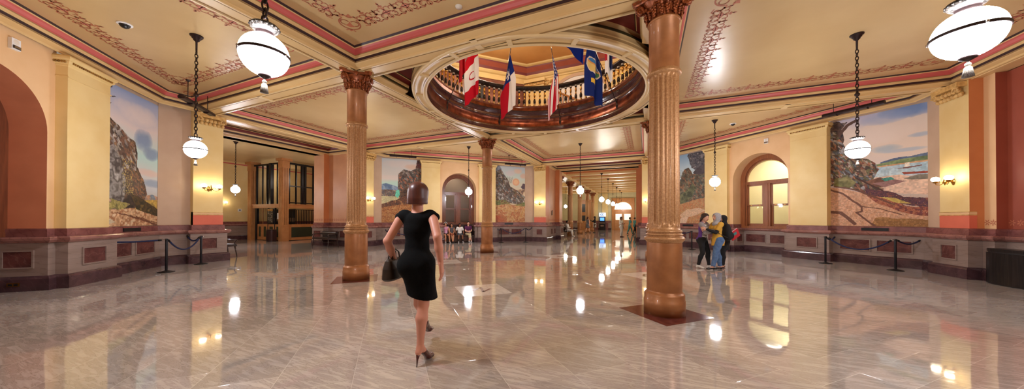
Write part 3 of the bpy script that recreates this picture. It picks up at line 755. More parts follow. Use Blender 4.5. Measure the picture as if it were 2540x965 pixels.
# balustrade round the well
bal = empty('balustrade', label='curved gallery balustrade of bronze and gilt balusters round the ceiling well', cat='balustrade')
b = MB(); b.lathe([(3.06,5.862),(3.06,5.93),(3.08,5.945),(3.22,5.945),(3.24,5.93),(3.24,5.862)], 144, 'm_slabred'); b.build('bottom_rail', bal)
b = MB(); b.lathe([(3.09,6.58),(3.06,6.60),(3.05,6.64),(3.04,6.66),(3.04,6.70),(3.07,6.73),(3.11,6.75),(3.19,6.75),(3.23,6.73),(3.26,6.70),(3.26,6.66),(3.24,6.6),(3.21,6.58),(3.09,6.58)], 144, 'bronze'); b.build('handrail', bal)
b = MB()
pr = [(.05,5.945),(.05,6.0),(.03,6.01),(.028,6.03),(.045,6.05),(.05,6.12),(.05,6.17),(.04,6.2),(.028,6.23),(.035,6.25),(.022,6.28),(.022,6.31),(.035,6.35),(.038,6.40),(.028,6.46),(.022,6.49),(.035,6.5),(.045,6.53),(.045,6.585)]
b.lathe(pr, 10, 'balgold', mats=['balgold']*4+['bronze']*4+['brass']*7+['bronze','bronze','offwhite'])
proto = b.build('baluster', bal); proto.location = (3.15,0,0)
for k in range(1,96):
    a = 2*pi*k/96; o = proto.copy(); COL.objects.link(o); o.location = (3.15*cos(a),3.15*sin(a),0); o.rotation_euler = (0,0,a)

# ------------------------------------------------------------------ pendant lamps
def chain(b, p, z0, z1, link_, r, mat):
    n = max(1,int((z1-z0)/(link_*.78)))
    for i in range(n):
        zc = z0+(z1-z0)*(i+.5)/n; q = i % 2; pts = []
        for k in range(11):
            a = 2*pi*k/10; x = link_*.28*cos(a); z = link_*.5*sin(a)*1.1
            pts.append((p[0]+(x if q else 0), p[1]+(0 if q else x), zc+z))
        b.tube(pts, r, 5, mat, cap=False)
def pendant(fine=True, drop=2.4, glow='globe'):
    """globe centre at z = 0, ceiling at z = drop"""
    root = empty('pendant_lamp'); n = 40 if fine else 20
    b = MB(); b.ball((0,0,0), .183, glow, n, n//2, (1,1,1.0)); b.build('globe', root)
    b = MB(); b.lathe([(.178,-.012),(.189,-.012),(.191,0),(.189,.012),(.178,.012)], n, 'fixture')
    for k in range(3): a = 2*pi*k/3+.4; b.ball((.19*cos(a),.19*sin(a),0), .012, 'chrome', 6, 5)
    b.build('equator_band', root)
    b = MB(); b.lathe([(.06,.165),(.068,.18),(.062,.195),(.066,.205),(.09,.215),(.105,.232),(.108,.25),(.10,.262),(.06,.268),(.02,.275)], n, 'silverdec', mats=['fixture','fixture','fixture','silverdec','silverdec','silverdec','silverdec','silverdec','fixture'])
    if fine:
        for k in range(18): a = 2*pi*k/18; b.ball((.102*cos(a),.102*sin(a),.244), .012, 'silverdec', 6, 5)
    b.build('crown', root)
    b = MB(); b.lathe([(.001,-.215),(.02,-.205),(.045,-.19),(.05,-.178),(.03,-.17)], n//2, 'fixture'); b.build('finial_cup', root)
    b = MB(); b.lathe([(.006,-.205),(.008,-.222),(.016,-.23),(.018,-.242),(.01,-.25),(.02,-.262),(.022,-.275),(.032,-.335),(.001,-.338)], 14, 'tassel', flute=(lambda a,j: 1+.08*sin(a*7)) if fine else None); b.build('tassel', root)
    b = MB(); mid = drop*.48
    if fine: chain(b, (0,0), .27, mid-.07, .085, .0085, 'fixture'); chain(b, (0,0), mid+.07, drop-.32, .085, .0085, 'fixture')
    else: b.tube([(0,0,.27),(0,0,mid)], .012, 6, 'fixture'); b.tube([(0,0,mid),(0,0,drop-.3)], .012, 6, 'fixture')
    b.lathe([(.001,mid-.08),(.018,mid-.07),(.014,mid-.05),(.04,mid-.02),(.042,mid+.01),(.02,mid+.035),(.022,mid+.05),(.012,mid+.08)], 16, 'fixture'); b.build('chain', root)
    b = MB(); b.lathe([(.012,drop-.33),(.016,drop-.32),(.018,drop-.13),(.05,drop-.10),(.055,drop-.075),(.075,drop-.06),(.08,drop-.035),(.105,drop-.02),(.11,drop),(.001,drop)], 24, 'fixture'); b.build('ceiling_rose', root)
    return root
ZG = 2.90
P0 = pendant(True, ZC-ZG)
main = [((-.02,-7.06),'globe pendant lamp on a short visible chain, upper left, left of the large front column'),
        ((5.386,-5.07),'largest globe pendant lamp, cut by the top right corner of the view'),
        ((-5.62,-5.38),'globe pendant lamp in front of the sconce pilaster beside the riders mural'),
        ((7.1,.04),'globe pendant lamp hanging in front of the big river landscape mural'),
        ((5.52,5.44),'globe pendant lamp in front of the cream pilaster above the three women'),
        ((.0,7.12),'globe pendant lamp at the mouth of the far corridor, larger than the row behind it'),
        ((-5.6,5.5),'globe pendant lamp in front of the arched window above the seated family'),
        ((-7.1,0),'globe pendant lamp peeping out behind the left copper column')]
LAMPS = []
for i,(p,l) in enumerate(main):
    o = P0 if i == 0 else copy_tree(P0); o.location = (*p,ZG); tag(o, l, 'lamp', 'pendant lamps in the rotunda', 'thing'); LAMPS.append(p)
P1 = pendant(False, 4.86-ZG, 'globe_far')
far_ = [(.04,15.0,'first and biggest of the row of globe lamps down the far corridor'),(.12,18.4,'second globe lamp of the corridor row, just behind the first'),(.18,22.0,'third globe lamp of the corridor row'),(.18,26.0,'fourth globe lamp of the corridor row'),(.22,29.8,'fifth globe lamp of the corridor row, before the bright fanlight'),(.2,32.6,'last globe lamp of the corridor row, against the bright fanlight'),(-5.4,26.2,'globe lamp hanging in the side aisle behind the corridor columns')]
for i,(x,y,l) in enumerate(far_):
    o = P1 if i == 0 else copy_tree(P1); o.location = (x,y,ZG); tag(o, l, 'lamp', 'pendant lamps in the far corridor', 'thing')
P2 = pendant(True, ZC-ZG); P2.location = (-15.8,0,ZG); tag(P2, 'globe pendant lamp in the lift lobby, before its plain wall', 'lamp', None, 'thing')

# ------------------------------------------------------------------ wall sconces
def sconce():
    r = empty('wall_sconce')
    b = MB(); M = Matrix.Rotation(radians(-90),4,'X')
    i0 = 0; b.lathe([(.001,.03),(.03,.03),(.04,.018),(.055,.012),(.06,0)], 20, 'brass'); b.v = [(x*.8, -z, y*1.5) for x,y,z in b.v]; b.build('back_plate', r)
    b = MB(); b.tube([(0,-.02,0),(0,-.14,0)], .013, 8, 'brass'); b.lathe([(.001,-.09),(.012,-.08),(.02,-.05),(.045,-.02),(.05,.0),(.03,.03),(.035,.05),(.012,.07),(.006,.12),(.001,.125)], 14, 'brass', c=(0,-.15,0))
    b.build('stem', r)
    for s in (-1,1):
        b = MB(); b.tube([(s*.02,-.15,0),(s*.06,-.16,-.05),(s*.12,-.18,-.075),(s*.18,-.2,-.055),(s*.20,-.2,-.01)], .009, 7, 'brass')
        b.tube([(s*.03,-.15,.02),(s*.08,-.165,.035),(s*.12,-.18,.02),(s*.1,-.175,-.005)], .006, 6, 'brass')
        b.lathe([(.012,-.02),(.04,-.005),(.05,.015),(.055,.02),(.055,.03),(.03,.03)], 14, 'brass', c=(s*.2,-.2,0)); a = b.build('arm', r)
        b = MB(); b.ball((s*.2,-.2,.085), .078, 'sconceglobe', 18, 10, (1,1,.86)); b.build('globe', a)
    return r
S0 = sconce()
scs = [(90,-3.235,'brass twin globe sconce on the pilaster left of the lift lobby opening'),(90,3.235,'brass twin globe sconce right of the left copper column'),
       (0,-3.235,'brass twin globe sconce on the pilaster left of the far corridor'),(0,3.235,'brass twin globe sconce half hidden behind the largest column'),
       (-90,-3.2,'brass twin globe sconce on the right, beside the big river landscape mural'),(90,2.38,'brass twin globe sconce on the lobby wall, barely showing past the left opening')]
for i,(rot,t,l) in enumerate(scs):
    o = S0 if i == 0 else copy_tree(S0); o.location = RZ(rot) @ Vector((t,10.372 if i < 5 else 22.69,2.44)); o.rotation_euler = (0,0,radians(rot)); tag(o, l, 'wall lamp', 'twin globe wall sconces', 'thing')

# ------------------------------------------------------------------ picture lights over the murals
def picture_light(rot, s0, s1, y, z, label):
    M = RZ(rot); c = M @ Vector(((s0+s1)/2,y,z)); L = (s1-s0)/2
    r = empty('picture_light', c, radians(rot), label=label, cat='light', group='picture lights over the murals')
    b = MB(); n = 12; V = []; F = []
    for k in range(n+1):
        a = radians(-30+240*k/n); V += [(-L,.075*cos(a),.075*sin(a)),(L,.075*cos(a),.075*sin(a))]
    F = [(2*k,2*k+1,2*k+3,2*k+2) for k in range(n)]
    b.add(V,F,'fixture',True); b.face([V[2*k] for k in range(n+1)],'fixture'); b.face([V[2*k+1] for k in range(n+1)][::-1],'fixture')
    b.face([V[0],V[1],V[2*n+1],V[2*n]],'fixture')
    for xx in (-L*.5,L*.5): b.tube([(xx-.008,0,0),(xx+.008,0,0)],.079,14,'fixture')
    b.build('housing', r)
    for s in (-1,1):
        b = MB(); b.tube([(s*L*.62,0,.06),(s*L*.62,0,ZC-z-.03)], .009, 6, 'fixture'); b.lathe([(.012,-.06),(.03,-.045),(.05,-.015),(.055,0)], 12, 'fixture', c=(s*L*.62,0,ZC-z)); b.build('hanger', r)
picture_light(135, 2.65, 4.25, 9.2, 4.72, 'dark tubular picture light hung above the riders mural on the left')
picture_light(-45, 2.70, 4.05, 9.1, 4.79, 'dark tubular picture light hung above the river landscape mural on the right')
picture_light(-45, -4.05, -2.70, 9.1, 4.79, 'dark tubular picture light beside the largest column, above the ragged tree mural')
picture_light(45, -4.0, -2.65, 9.1, 4.76, 'dark tubular picture light above the mural behind the walking woman')
picture_light(45, 2.45, 3.8, 9.1, 4.76, 'dark tubular picture light above the mural with the orange sun')
# ------------------------------------------------------------------ painted panels (plain generic landscapes in the colours of the murals)
def vnoise(X, Y, f, seed):
    r = np.random.default_rng(seed).random((64,64)); x = X*f; y = Y*f
    i = np.floor(x).astype(int); j = np.floor(y).astype(int); u = x-i; v = y-j; u = u*u*(3-2*u); v = v*v*(3-2*v)
    g = lambda a,b_: r[a % 64, b_ % 64]
    return (g(i,j)*(1-u)+g(i+1,j)*u)*(1-v)+(g(i,j+1)*(1-u)+g(i+1,j+1)*u)*v
def fbm(X,Y,f,seed,o=4): return sum(vnoise(X,Y,f*2**k,seed+k)/2**k for k in range(o))/sum(1/2**k for k in range(o))
def inpoly(X,Y,P):
    I = np.zeros(X.shape,bool); n = len(P)
    for i in range(n):
        x0,y0 = P[i]; x1,y1 = P[(i+1) % n]
        if y0 == y1: continue
        I ^= ((y0 > Y) != (y1 > Y)) & (X < (x1-x0)*(Y-y0)/(y1-y0)+x0)
    return I
class Paint:
    """canvas: x 0..1 left to right, y 0..1 top to bottom"""
    def __init__(s, nx, ny, seed):
        s.X,s.Y = np.meshgrid((np.arange(nx)+.5)/nx,(np.arange(ny)+.5)/ny, indexing='xy'); s.A = np.zeros((ny,nx,3)); s.seed = seed; s.k = 0; s.asp = ny/nx
    def c(s,c): return np.array(c)/255.
    def nz(s,f,o=4): s.k += 7; return fbm(s.X,s.Y*s.asp,f,s.seed+s.k,o)
    def grad(s, stops):
        ys = [a for a,_ in stops]
        w = s.Y+.10*(s.nz(3)-.5)
        for ch in range(3): s.A[...,ch] = np.interp(w,ys,[c[ch]/255 for _,c in stops])
    def fill(s, poly, cols, wob=.02, f=6, patch=9, soft=1., stroke=.1):
        dx = wob*2*(s.nz(f)-.5); dy = wob*2*(s.nz(f)-.5)
        m = inpoly(s.X+dx,s.Y+dy/s.asp,poly)
        n = s.nz(patch,3 if patch < 20 else 2); n = (n-n.min())/(n.max()-n.min()+1e-9)
        idx = np.clip((n-.22)/.56,0,.999)*(len(cols)-1); i = idx.astype(int); t = (idx-i)[...,None]
        if soft < 1: t = (t > .5)*1.
        C = np.array(cols)/255.; v = C[i]*(1-t)+C[np.minimum(i+1,len(cols)-1)]*t
        v = v*(1+stroke*(s.nz(60,1)[...,None]-.5)*2)
        s.A[m] = (v*soft+s.A*(1-soft) if soft < 1 and soft > .01 and False else v)[m]
    def cloud(s, cx, cy, rx, ry, col, amt=.8):
        d = ((s.X-cx)/rx)**2+((s.Y-cy)/ry)**2; w = np.clip(1.25-d-1.1*(s.nz(7)-.45),0,1)**.7*amt
        s.A = s.A*(1-w[...,None])+s.c(col)*w[...,None]
    def cells(s, poly, cols, n, wob=.02, dark=.35):
        """mosaic of small patches: a busy thicket"""
        n *= 4; r = np.random.default_rng(s.seed+s.k); s.k += 3; m = inpoly(s.X+wob*2*(s.nz(6)-.5),s.Y+wob*(s.nz(6)-.5),poly)
        px = r.random(n); py = r.random(n); xs = [p[0] for p in poly]; ys = [p[1] for p in poly]
        px = min(xs)+px*(max(xs)-min(xs)); py = min(ys)+py*(max(ys)-min(ys)); ci = r.integers(0,len(cols),n)
        xx = s.X[m]+.02*(s.nz(14)[m]-.5); yy = s.Y[m]+.02*(s.nz(14)[m]-.5)
        dx_ = xx[:,None]-px; dy_ = (yy[:,None]-py)*s.asp; d = (.82*dx_-.57*dy_)**2*2.2+(.57*dx_+.82*dy_)**2*.5; o = np.argsort(d,1)[:,:2]; e = np.sqrt(np.take_along_axis(d,o,1)); edge = (e[:,1]-e[:,0]) < .002
        v = (.62*(np.array(cols)/255.)[ci[o[:,0]]]+.38*np.array([.44,.37,.31]))*(.7+.6*s.nz(26)[m])[:,None]; v[edge] *= dark+.4; s.A[m] = v
    def line(s, pts, w, col):
        D = np.full(s.X.shape,9.); X = s.X+.015*(s.nz(9)-.5); Y = (s.Y+.015*(s.nz(9)-.5))*s.asp
        for (x0,y0),(x1,y1) in zip(pts,pts[1:]):
            y0*=s.asp; y1*=s.asp; L = (x1-x0)**2+(y1-y0)**2; t = np.clip(((X-x0)*(x1-x0)+(Y-y0)*(y1-y0))/L,0,1); D = np.minimum(D,np.hypot(X-x0-t*(x1-x0),Y-y0-t*(y1-y0)))
        s.A[D < w] = s.c(col)
    def speck(s, poly, cols, dens, seed=0):
        m = inpoly(s.X+.08*(s.nz(8)-.5),s.Y+.06*(s.nz(8)-.5),poly); r = np.random.default_rng(s.seed+seed+99); k = r.random(s.X.shape) < dens; C = np.array(cols)/255.; s.A[m&k] = C[r.integers(0,len(cols),(m&k).sum())]
def hang(p, rot, s0, s1, label):
    ny,nx,_ = p.A.shape; z0,z1 = 1.245,4.885; M = RZ(rot); y = 10.562
    xs = np.linspace(s0,s1,nx+1); zs = np.linspace(z1,z0,ny+1)
    V = np.zeros((ny+1,nx+1,3)); V[...,0] = xs[None,:]; V[...,1] = y; V[...,2] = zs[:,None]
    idx = np.arange((ny+1)*(nx+1)).reshape(ny+1,nx+1)
    F = np.stack([idx[1:,:-1],idx[1:,1:],idx[:-1,1:],idx[:-1,:-1]],-1).reshape(-1,4)
    Vw = V.reshape(-1,3) @ np.array(M.to_3x3()).T
    me = bpy.data.meshes.new('mural_painting'); me.from_pydata(Vw.tolist(),[],F.tolist()); me.materials.append(MATS['painting'])
    g_ = p.A.mean(-1,keepdims=True); lin = np.clip(g_*.2+p.A*.8,0,1); lin = np.where(lin > .04045,((lin+.055)/1.055)**2.4,lin/12.92).reshape(-1,3)
    at = me.color_attributes.new('Col','FLOAT_COLOR','CORNER'); C = np.ones((len(F)*4,4)); C[:,:3] = np.repeat(lin,4,0); at.data.foreach_set('color',C.ravel().astype(np.float32)); me.update()
    tag(link('mural_painting',me), label, 'mural', 'murals on the rotunda walls')
BARK = [(44,34,34),(84,58,44),(120,86,58),(66,50,48)]
# left wall: riders' mural colours -> rocky slope, aqua sky
p = Paint(150,255,11)
p.grad([(0,(150,170,215)),(.25,(226,206,200)),(.45,(178,220,214)),(.62,(206,206,204)),(.74,(196,200,206)),(1,(200,170,110))])
p.cloud(.62,.14,.35,.08,(236,214,206)); p.cloud(.72,.33,.15,.09,(120,146,186),.9); p.cloud(.86,.42,.16,.05,(126,150,184),.9); p.cloud(.8,.58,.25,.03,(226,190,176)); p.cloud(.9,.66,.3,.03,(140,160,190),.8)
p.fill([(.6,.80),(.75,.765),(.88,.75),(.95,.76),(1.05,.78),(1.05,.83),(.6,.83)],[(150,110,110),(196,140,100),(120,140,160)],.01)
p.fill([(.55,.81),(1.05,.79),(1.05,.9),(.5,.9)],[(226,180,70),(190,150,60),(140,120,50)],.01,6,14)
p.line([(.0,.10),(.1,.04),(.2,.02)],.012,(60,50,60)); p.line([(.04,.08),(.15,.1),(.26,.08)],.006,(80,70,80)); p.line([(.05,.06),(.07,.2)],.01,(70,60,66)); p.line([(.02,.12),(.14,.16),(.2,.14)],.005,(90,80,90))
p.fill([(-.1,.24),(.05,.24),(.16,.235),(.3,.27),(.38,.31),(.58,.36),(.62,.45),(.6,.55),(.74,.66),(.78,.74),(.74,.8),(.6,.86),(.3,1),(-.1,1)],BARK,.02,7,12)
p.cells([(-.05,.26),(.3,.27),(.55,.37),(.6,.47),(.6,.58),(.3,.62),(-.05,.6)],[(150,92,66),(202,190,170),(96,64,52),(214,204,196),(120,70,50),(70,60,60),(178,120,70),(160,150,150)],110)
p.cells([(.5,.56),(.72,.64),(.8,.76),(.7,.8),(.5,.72)],[(150,80,50),(96,60,44),(190,120,60),(80,66,60)],60)
p.fill([(.06,.5),(.2,.44),(.34,.5),(.42,.66),(.4,.8),(.36,.87),(.1,.86),(.05,.7)],[(96,88,84),(150,144,140),(70,60,58),(180,174,168)],.02,5,10)
p.speck([(.36,.5),(.52,.52),(.56,.76),(.38,.76)],[(226,196,80),(230,206,100),(60,70,40),(70,60,44)],.22)
p.fill([(-.1,.82),(.1,.8),(.5,.84),(.36,.9),(-.1,.9)],[(150,140,60),(190,170,90),(90,90,40),(200,150,130)],.02,9,30)
p.fill([(.5,.76),(.75,.8),(1.05,.88),(1.05,.95),(.6,.88)],[(90,66,30),(50,44,30),(130,100,40)],.02,8,22)
p.fill([(-.1,.9),(.3,.88),(.55,.865),(1.05,.94),(1.05,1.1),(-.1,1.1)],[(196,140,90),(226,180,130),(170,104,60),(230,196,150)],.02,6,16)
for k in range(5): p.line([(.3+.1*k,.9+.01*k),(.6+.08*k,.945+.01*k),(1.0,.985+.01*k)],.006,(120,66,40))
p.fill([(.06,.965),(.12,.945),(.22,.95),(.27,.97),(.18,.985),(.08,.985)],[(180,160,120),(214,196,160)],.006)
hang(p,135,2.27,4.43,'tall mural left of the sconce, a dark rider-brown slope under an aqua clouded sky')
# far wall, left
p = Paint(120,205,23)
p.grad([(0,(206,214,214)),(.3,(222,216,206)),(.38,(190,232,214)),(.55,(180,220,226)),(1,(200,160,120))])
p.cloud(.5,.08,.5,.06,(226,214,206)); p.cloud(.85,.12,.25,.05,(232,190,160)); p.cloud(.3,.3,.4,.04,(232,216,206))
p.fill([(-.1,.43),(.12,.39),(.3,.42),(.45,.45),(.5,.5),(-.1,.5)],[(110,140,180),(150,176,200),(90,120,160)],.01)
p.cells([(-.05,.495),(.5,.49),(.5,.6),(-.05,.6)],[(150,100,80),(110,110,120),(190,170,140),(90,90,110)],90)
p.fill([(-.1,.59),(.5,.59),(.4,.7),(-.1,.73)],[(216,206,150),(190,180,130)],.01)
p.fill([(.9,-.1),(1.1,-.1),(1.1,.3),(.92,.24),(.86,.12)],[(70,50,60),(130,80,60),(90,70,90),(150,60,50)],.03,8,16)
p.cells([(.42,.24),(.55,.16),(.75,.18),(.9,.12),(1.1,.16),(1.1,.45),(.8,.47),(.5,.6),(.4,.52)],[(96,80,76),(140,120,110),(70,60,60),(180,170,160),(120,90,70),(214,110,70),(90,100,100)],120)
p.fill([(.4,.56),(.6,.44),(1.1,.4),(1.1,.62),(.5,.7)],BARK,.03,7,14)
p.fill([(.36,.5),(.44,.48),(.46,.56),(.4,.62),(.34,.58)],[(80,210,170),(110,220,190)],.005)
p.fill([(-.1,.73),(.3,.66),(.7,.55),(1.1,.54),(1.1,.74),(.5,.76),(-.1,.8)],[(96,60,44),(140,80,44),(70,46,40),(170,110,60)],.02,8,26)
p.fill([(-.1,.78),(.5,.72),(1.1,.7),(1.1,1.1),(-.1,1.1)],[(186,110,50),(206,150,80),(160,84,40),(200,130,60)],.02,8,24)
hang(p,45,-4.43,-2.27,'mural behind the walking woman, brown thicket under a pale sky with blue hills')
# far wall, right
p = Paint(120,205,37)
p.grad([(0,(196,206,214)),(.2,(206,226,214)),(.4,(226,206,170)),(1,(200,160,110))])
p.cloud(.75,.08,.14,.05,(244,200,170)); p.cloud(.95,.16,.12,.05,(240,190,160)); p.cloud(.5,.12,.16,.06,(220,210,210))
d = np.hypot(p.X-.69,(p.Y-.275)*p.asp); p.A[d < .115] = p.c((244,176,130)); p.A[d < .07] = p.c((250,196,140))
p.fill([(-.1,-.1),(.15,-.02),(.22,.06),(.12,.16),(-.1,.2)],[(120,130,150),(150,160,176),(90,100,120)],.03)
p.fill([(.84,.36),(.92,.3),(1.1,.29),(1.1,.4),(.9,.4)],[(90,70,84),(120,90,100)],.02)
p.fill([(.55,.42),(1.1,.4),(1.1,.5),(.55,.5)],[(226,200,160),(190,150,110),(120,90,80)],.01,6,20)
p.cells([(-.05,.12),(.2,.06),(.38,.2),(.45,.26),(.5,.36),(.7,.42),(.9,.5),(1.05,.56),(1.05,.68),(.5,.66),(-.05,.66)],[(110,96,90),(170,160,150),(140,84,60),(86,70,64),(206,200,190),(90,110,120),(120,100,60),(70,60,50)],170)
for k in range(7): p.line([(.42+.02*k,.3),(.4+.03*k,.18+.012*(k % 3))],.004,(120,100,90))
p.line([(.7,.46),(.98,.62)],.014,(130,90,60))
p.fill([(-.1,.62),(.3,.6),(.6,.7),(1.05,.62),(1.05,.72),(-.1,.72)],[(120,130,60),(90,96,50),(170,150,70),(120,90,50)],.02,7,18)
p.fill([(-.1,.7),(.4,.68),(1.1,.72),(1.1,1.1),(-.1,1.1)],[(206,140,70),(214,170,110),(190,100,50),(206,150,90)],.02,7,14)
p.fill([(-.1,.86),(.3,.88),(.5,1.1),(-.1,1.1)],[(200,90,50),(190,110,60)],.03)
hang(p,45,2.27,4.43,'mural right of the farthest column, brown brush and an orange sun disc')
# right wall, far
p = Paint(120,205,51)
p.grad([(0,(140,180,214)),(.25,(196,220,230)),(.42,(206,220,220)),(.5,(226,190,120)),(1,(200,160,110))])
p.fill([(-.1,.36),(.4,.35),(.4,.38),(-.1,.385)],[(90,150,180)],.004); p.fill([(-.1,.385),(.4,.38),(.3,.5),(-.1,.52)],[(226,190,110),(200,160,90)],.01)
p.fill([(.48,.02),(.7,-.1),(1.1,-.1),(1.1,.3),(.8,.3),(.6,.22)],[(70,70,84),(120,116,120),(60,60,70),(150,140,140)],.05,8,20)
p.fill([(.62,.28),(.8,.2),(1.1,.18),(1.1,.4),(.7,.36)],[(74,66,74),(96,86,92)],.02)
for k in range(6): p.line([(.3,.34),(.1+.05*k,.22+.02*(k % 2))],.004,(90,80,80))
p.cells([(.3,.34),(.38,.22),(.5,.2),(.62,.3),(.8,.32),(1.05,.3),(1.05,.66),(.7,.68),(.3,.74),(0,.72),(-.05,.6),(.2,.44)],[(90,100,80),(150,100,60),(110,116,96),(70,90,90),(180,110,70),(96,80,60),(140,130,100),(80,70,60)],170)
p.fill([(.2,.62),(.5,.5),(.62,.44),(.72,.5),(.6,.62),(.3,.74)],[(90,96,64),(120,120,80),(70,76,54)],.02)
p.fill([(-.1,.72),(.3,.72),(1.1,.62),(1.1,1.1),(-.1,1.1)],[(200,130,70),(190,150,96),(206,116,60),(180,130,84)],.02,8,26)
p.fill([(.25,.88),(.45,.8),(.8,.78),(.95,.82),(.6,.9),(.3,.92)],[(222,180,140),(214,170,130)],.02); p.fill([(.15,1.0),(.3,.92),(.5,.9),(.42,1.02)],[(226,186,150)],.01)
hang(p,-45,-4.43,-2.27,'mural between the largest column and the three women, a ragged dark tree over brown brush')
# right wall, near
p = Paint(236,380,77)
p.grad([(0,(196,190,214)),(.1,(236,216,200)),(.35,(238,212,190)),(.48,(226,206,196)),(.55,(206,200,200)),(1,(200,150,110))])
p.cloud(.85,.03,.28,.06,(120,150,206),1.); p.cloud(.6,.06,.25,.05,(150,170,214),.6); p.cloud(.62,.33,.16,.035,(176,190,200),.9); p.cloud(.95,.25,.12,.02,(170,186,206),.8); p.cloud(.5,.2,.35,.08,(244,222,206),.7); p.cloud(.8,.36,.2,.015,(180,192,206),.8)
p.fill([(.55,.44),(.68,.415),(.85,.42),(1.1,.39),(1.1,.45),(.55,.47)],[(76,96,140),(96,116,150)],.01)
p.fill([(.5,.455),(.8,.43),(1.1,.43),(1.1,.465),(.5,.475)],[(110,140,90),(140,160,100),(96,120,80)],.008)
p.fill([(.5,.474),(1.1,.46),(1.1,.475),(.5,.486)],[(214,150,100),(226,170,120)],.003)
p.fill([(.48,.485),(1.1,.472),(1.1,.58),(.74,.57),(.5,.6)],[(150,186,206),(170,200,214),(190,210,214)],.004,5,10)
p.fill([(.5,.57),(.75,.565),(.9,.6),(1.1,.62),(1.1,.75),(.4,.7)],[(226,180,150),(236,196,166)],.01)
p.fill([(.76,.545),(1.1,.555),(1.1,.57),(.78,.565)],[(170,70,50),(140,50,40)],.003)
p.fill([(.78,.6),(.9,.575),(1.1,.58),(1.1,.62),(.85,.615)],[(120,110,96),(140,130,110)],.006)
p.fill([(.70,.51),(.94,.498),(.94,.505),(.8,.516)],[(130,70,60)],.002); p.fill([(.79,.47),(.83,.465),(.835,.5),(.78,.503)],[(240,226,206)],.002)
p.fill([(-.1,.02),(.06,0),(.14,.03),(.2,.03),(.14,.1),(.16,.2),(.1,.34),(.1,.5),(-.1,.56)],[(70,50,46),(110,80,64),(50,44,54),(130,110,100)],.03,9,18)
p.line([(.1,.14),(.2,.06),(.3,.03)],.022,(100,70,60))
p.cells([(-.05,.06),(.06,.1),(.14,.22),(.2,.3),(.3,.36),(.42,.4),(.5,.44),(.54,.5),(.46,.6),(.6,.68),(.4,.72),(.2,.62),(-.05,.62)],[(150,70,50),(206,190,170),(110,110,60),(70,50,50),(196,150,110),(130,130,90),(90,110,130),(176,180,190),(90,66,50),(214,120,70)],190,.02,.2)
p.fill([(.05,.55),(.2,.54),(.3,.6),(.22,.65),(.04,.62)],[(130,130,60),(110,104,50),(160,150,90)],.01); p.fill([(.4,.6),(.55,.57),(.66,.61),(.58,.66),(.46,.65)],[(110,66,50),(140,90,64)],.008); p.fill([(.56,.585),(.66,.575),(.7,.6),(.6,.61)],[(60,150,130)],.004)
p.line([(.3,.56),(.62,.72)],.010,(80,50,40))
p.fill([(.46,.62),(.7,.6),(.8,.62),(.6,.66)],[(170,120,110),(150,104,100)],.01)
p.fill([(.4,.66),(.62,.7),(.8,.76),(1.1,.76),(1.1,.86),(.7,.82),(.4,.74)],[(90,50,70),(120,60,60),(70,44,66),(150,80,60)],.03,9,44)
p.fill([(-.1,.62),(.1,.64),(.4,.71),(.7,.82),(1.1,.92),(1.1,1.1),(-.1,1.1)],[(214,150,110),(226,170,130),(206,140,96),(214,160,120)],.015,7,30)
p.fill([(.4,.72),(.6,.75),(.8,.83),(1.1,.85),(1.1,.94),(.76,.88),(.5,.79)],[(170,80,50),(190,110,70),(150,66,50),(120,60,60)],.02,8,44)
p.fill([(.55,.745),(.7,.76),(.85,.81),(.7,.80)],[(190,160,60),(214,180,80)],.01,9,30)
p.fill([(.5,.92),(.8,.93),(1.1,.95),(1.1,1.1),(.4,1.1)],[(170,110,50),(150,100,44),(190,130,66)],.02,8,40)
for pts,w in (([(0,.66),(.15,.7),(.3,.79),(.36,.83)],.013),([(.05,.625),(.25,.66),(.5,.74),(.68,.81)],.011),([(.36,.83),(.36,.87),(.3,.88),(.5,1.0)],.012),([(.36,.82),(.55,.85),(.75,.9)],.006),([(0,.87),(.12,.88),(.28,.98)],.022)): p.line(pts,w,(120,72,52))
p.speck([(.2,.7),(1,.75),(1,1),(0,1)],[(170,96,66),(226,180,130),(130,76,60)],.02)
hang(p,-45,2.27,4.43,'large mural on the right, sandy shore and blue river under pink clouds')
for rot,s,l in ((135,3.35,'small dark plaque under the riders mural'),(45,3.25,'small dark plaque under the orange sun mural'),(-45,-3.35,'small dark plaque under the ragged tree mural'),(-45,3.35,'small dark plaque under the big river mural')):
    b = MB(); b.box(s-.3,s+.3,10.505,10.528,1.095,1.19,'black'); tag(b.build('plaque', M=RZ(rot)), l, 'plaque', 'plaques under the murals')
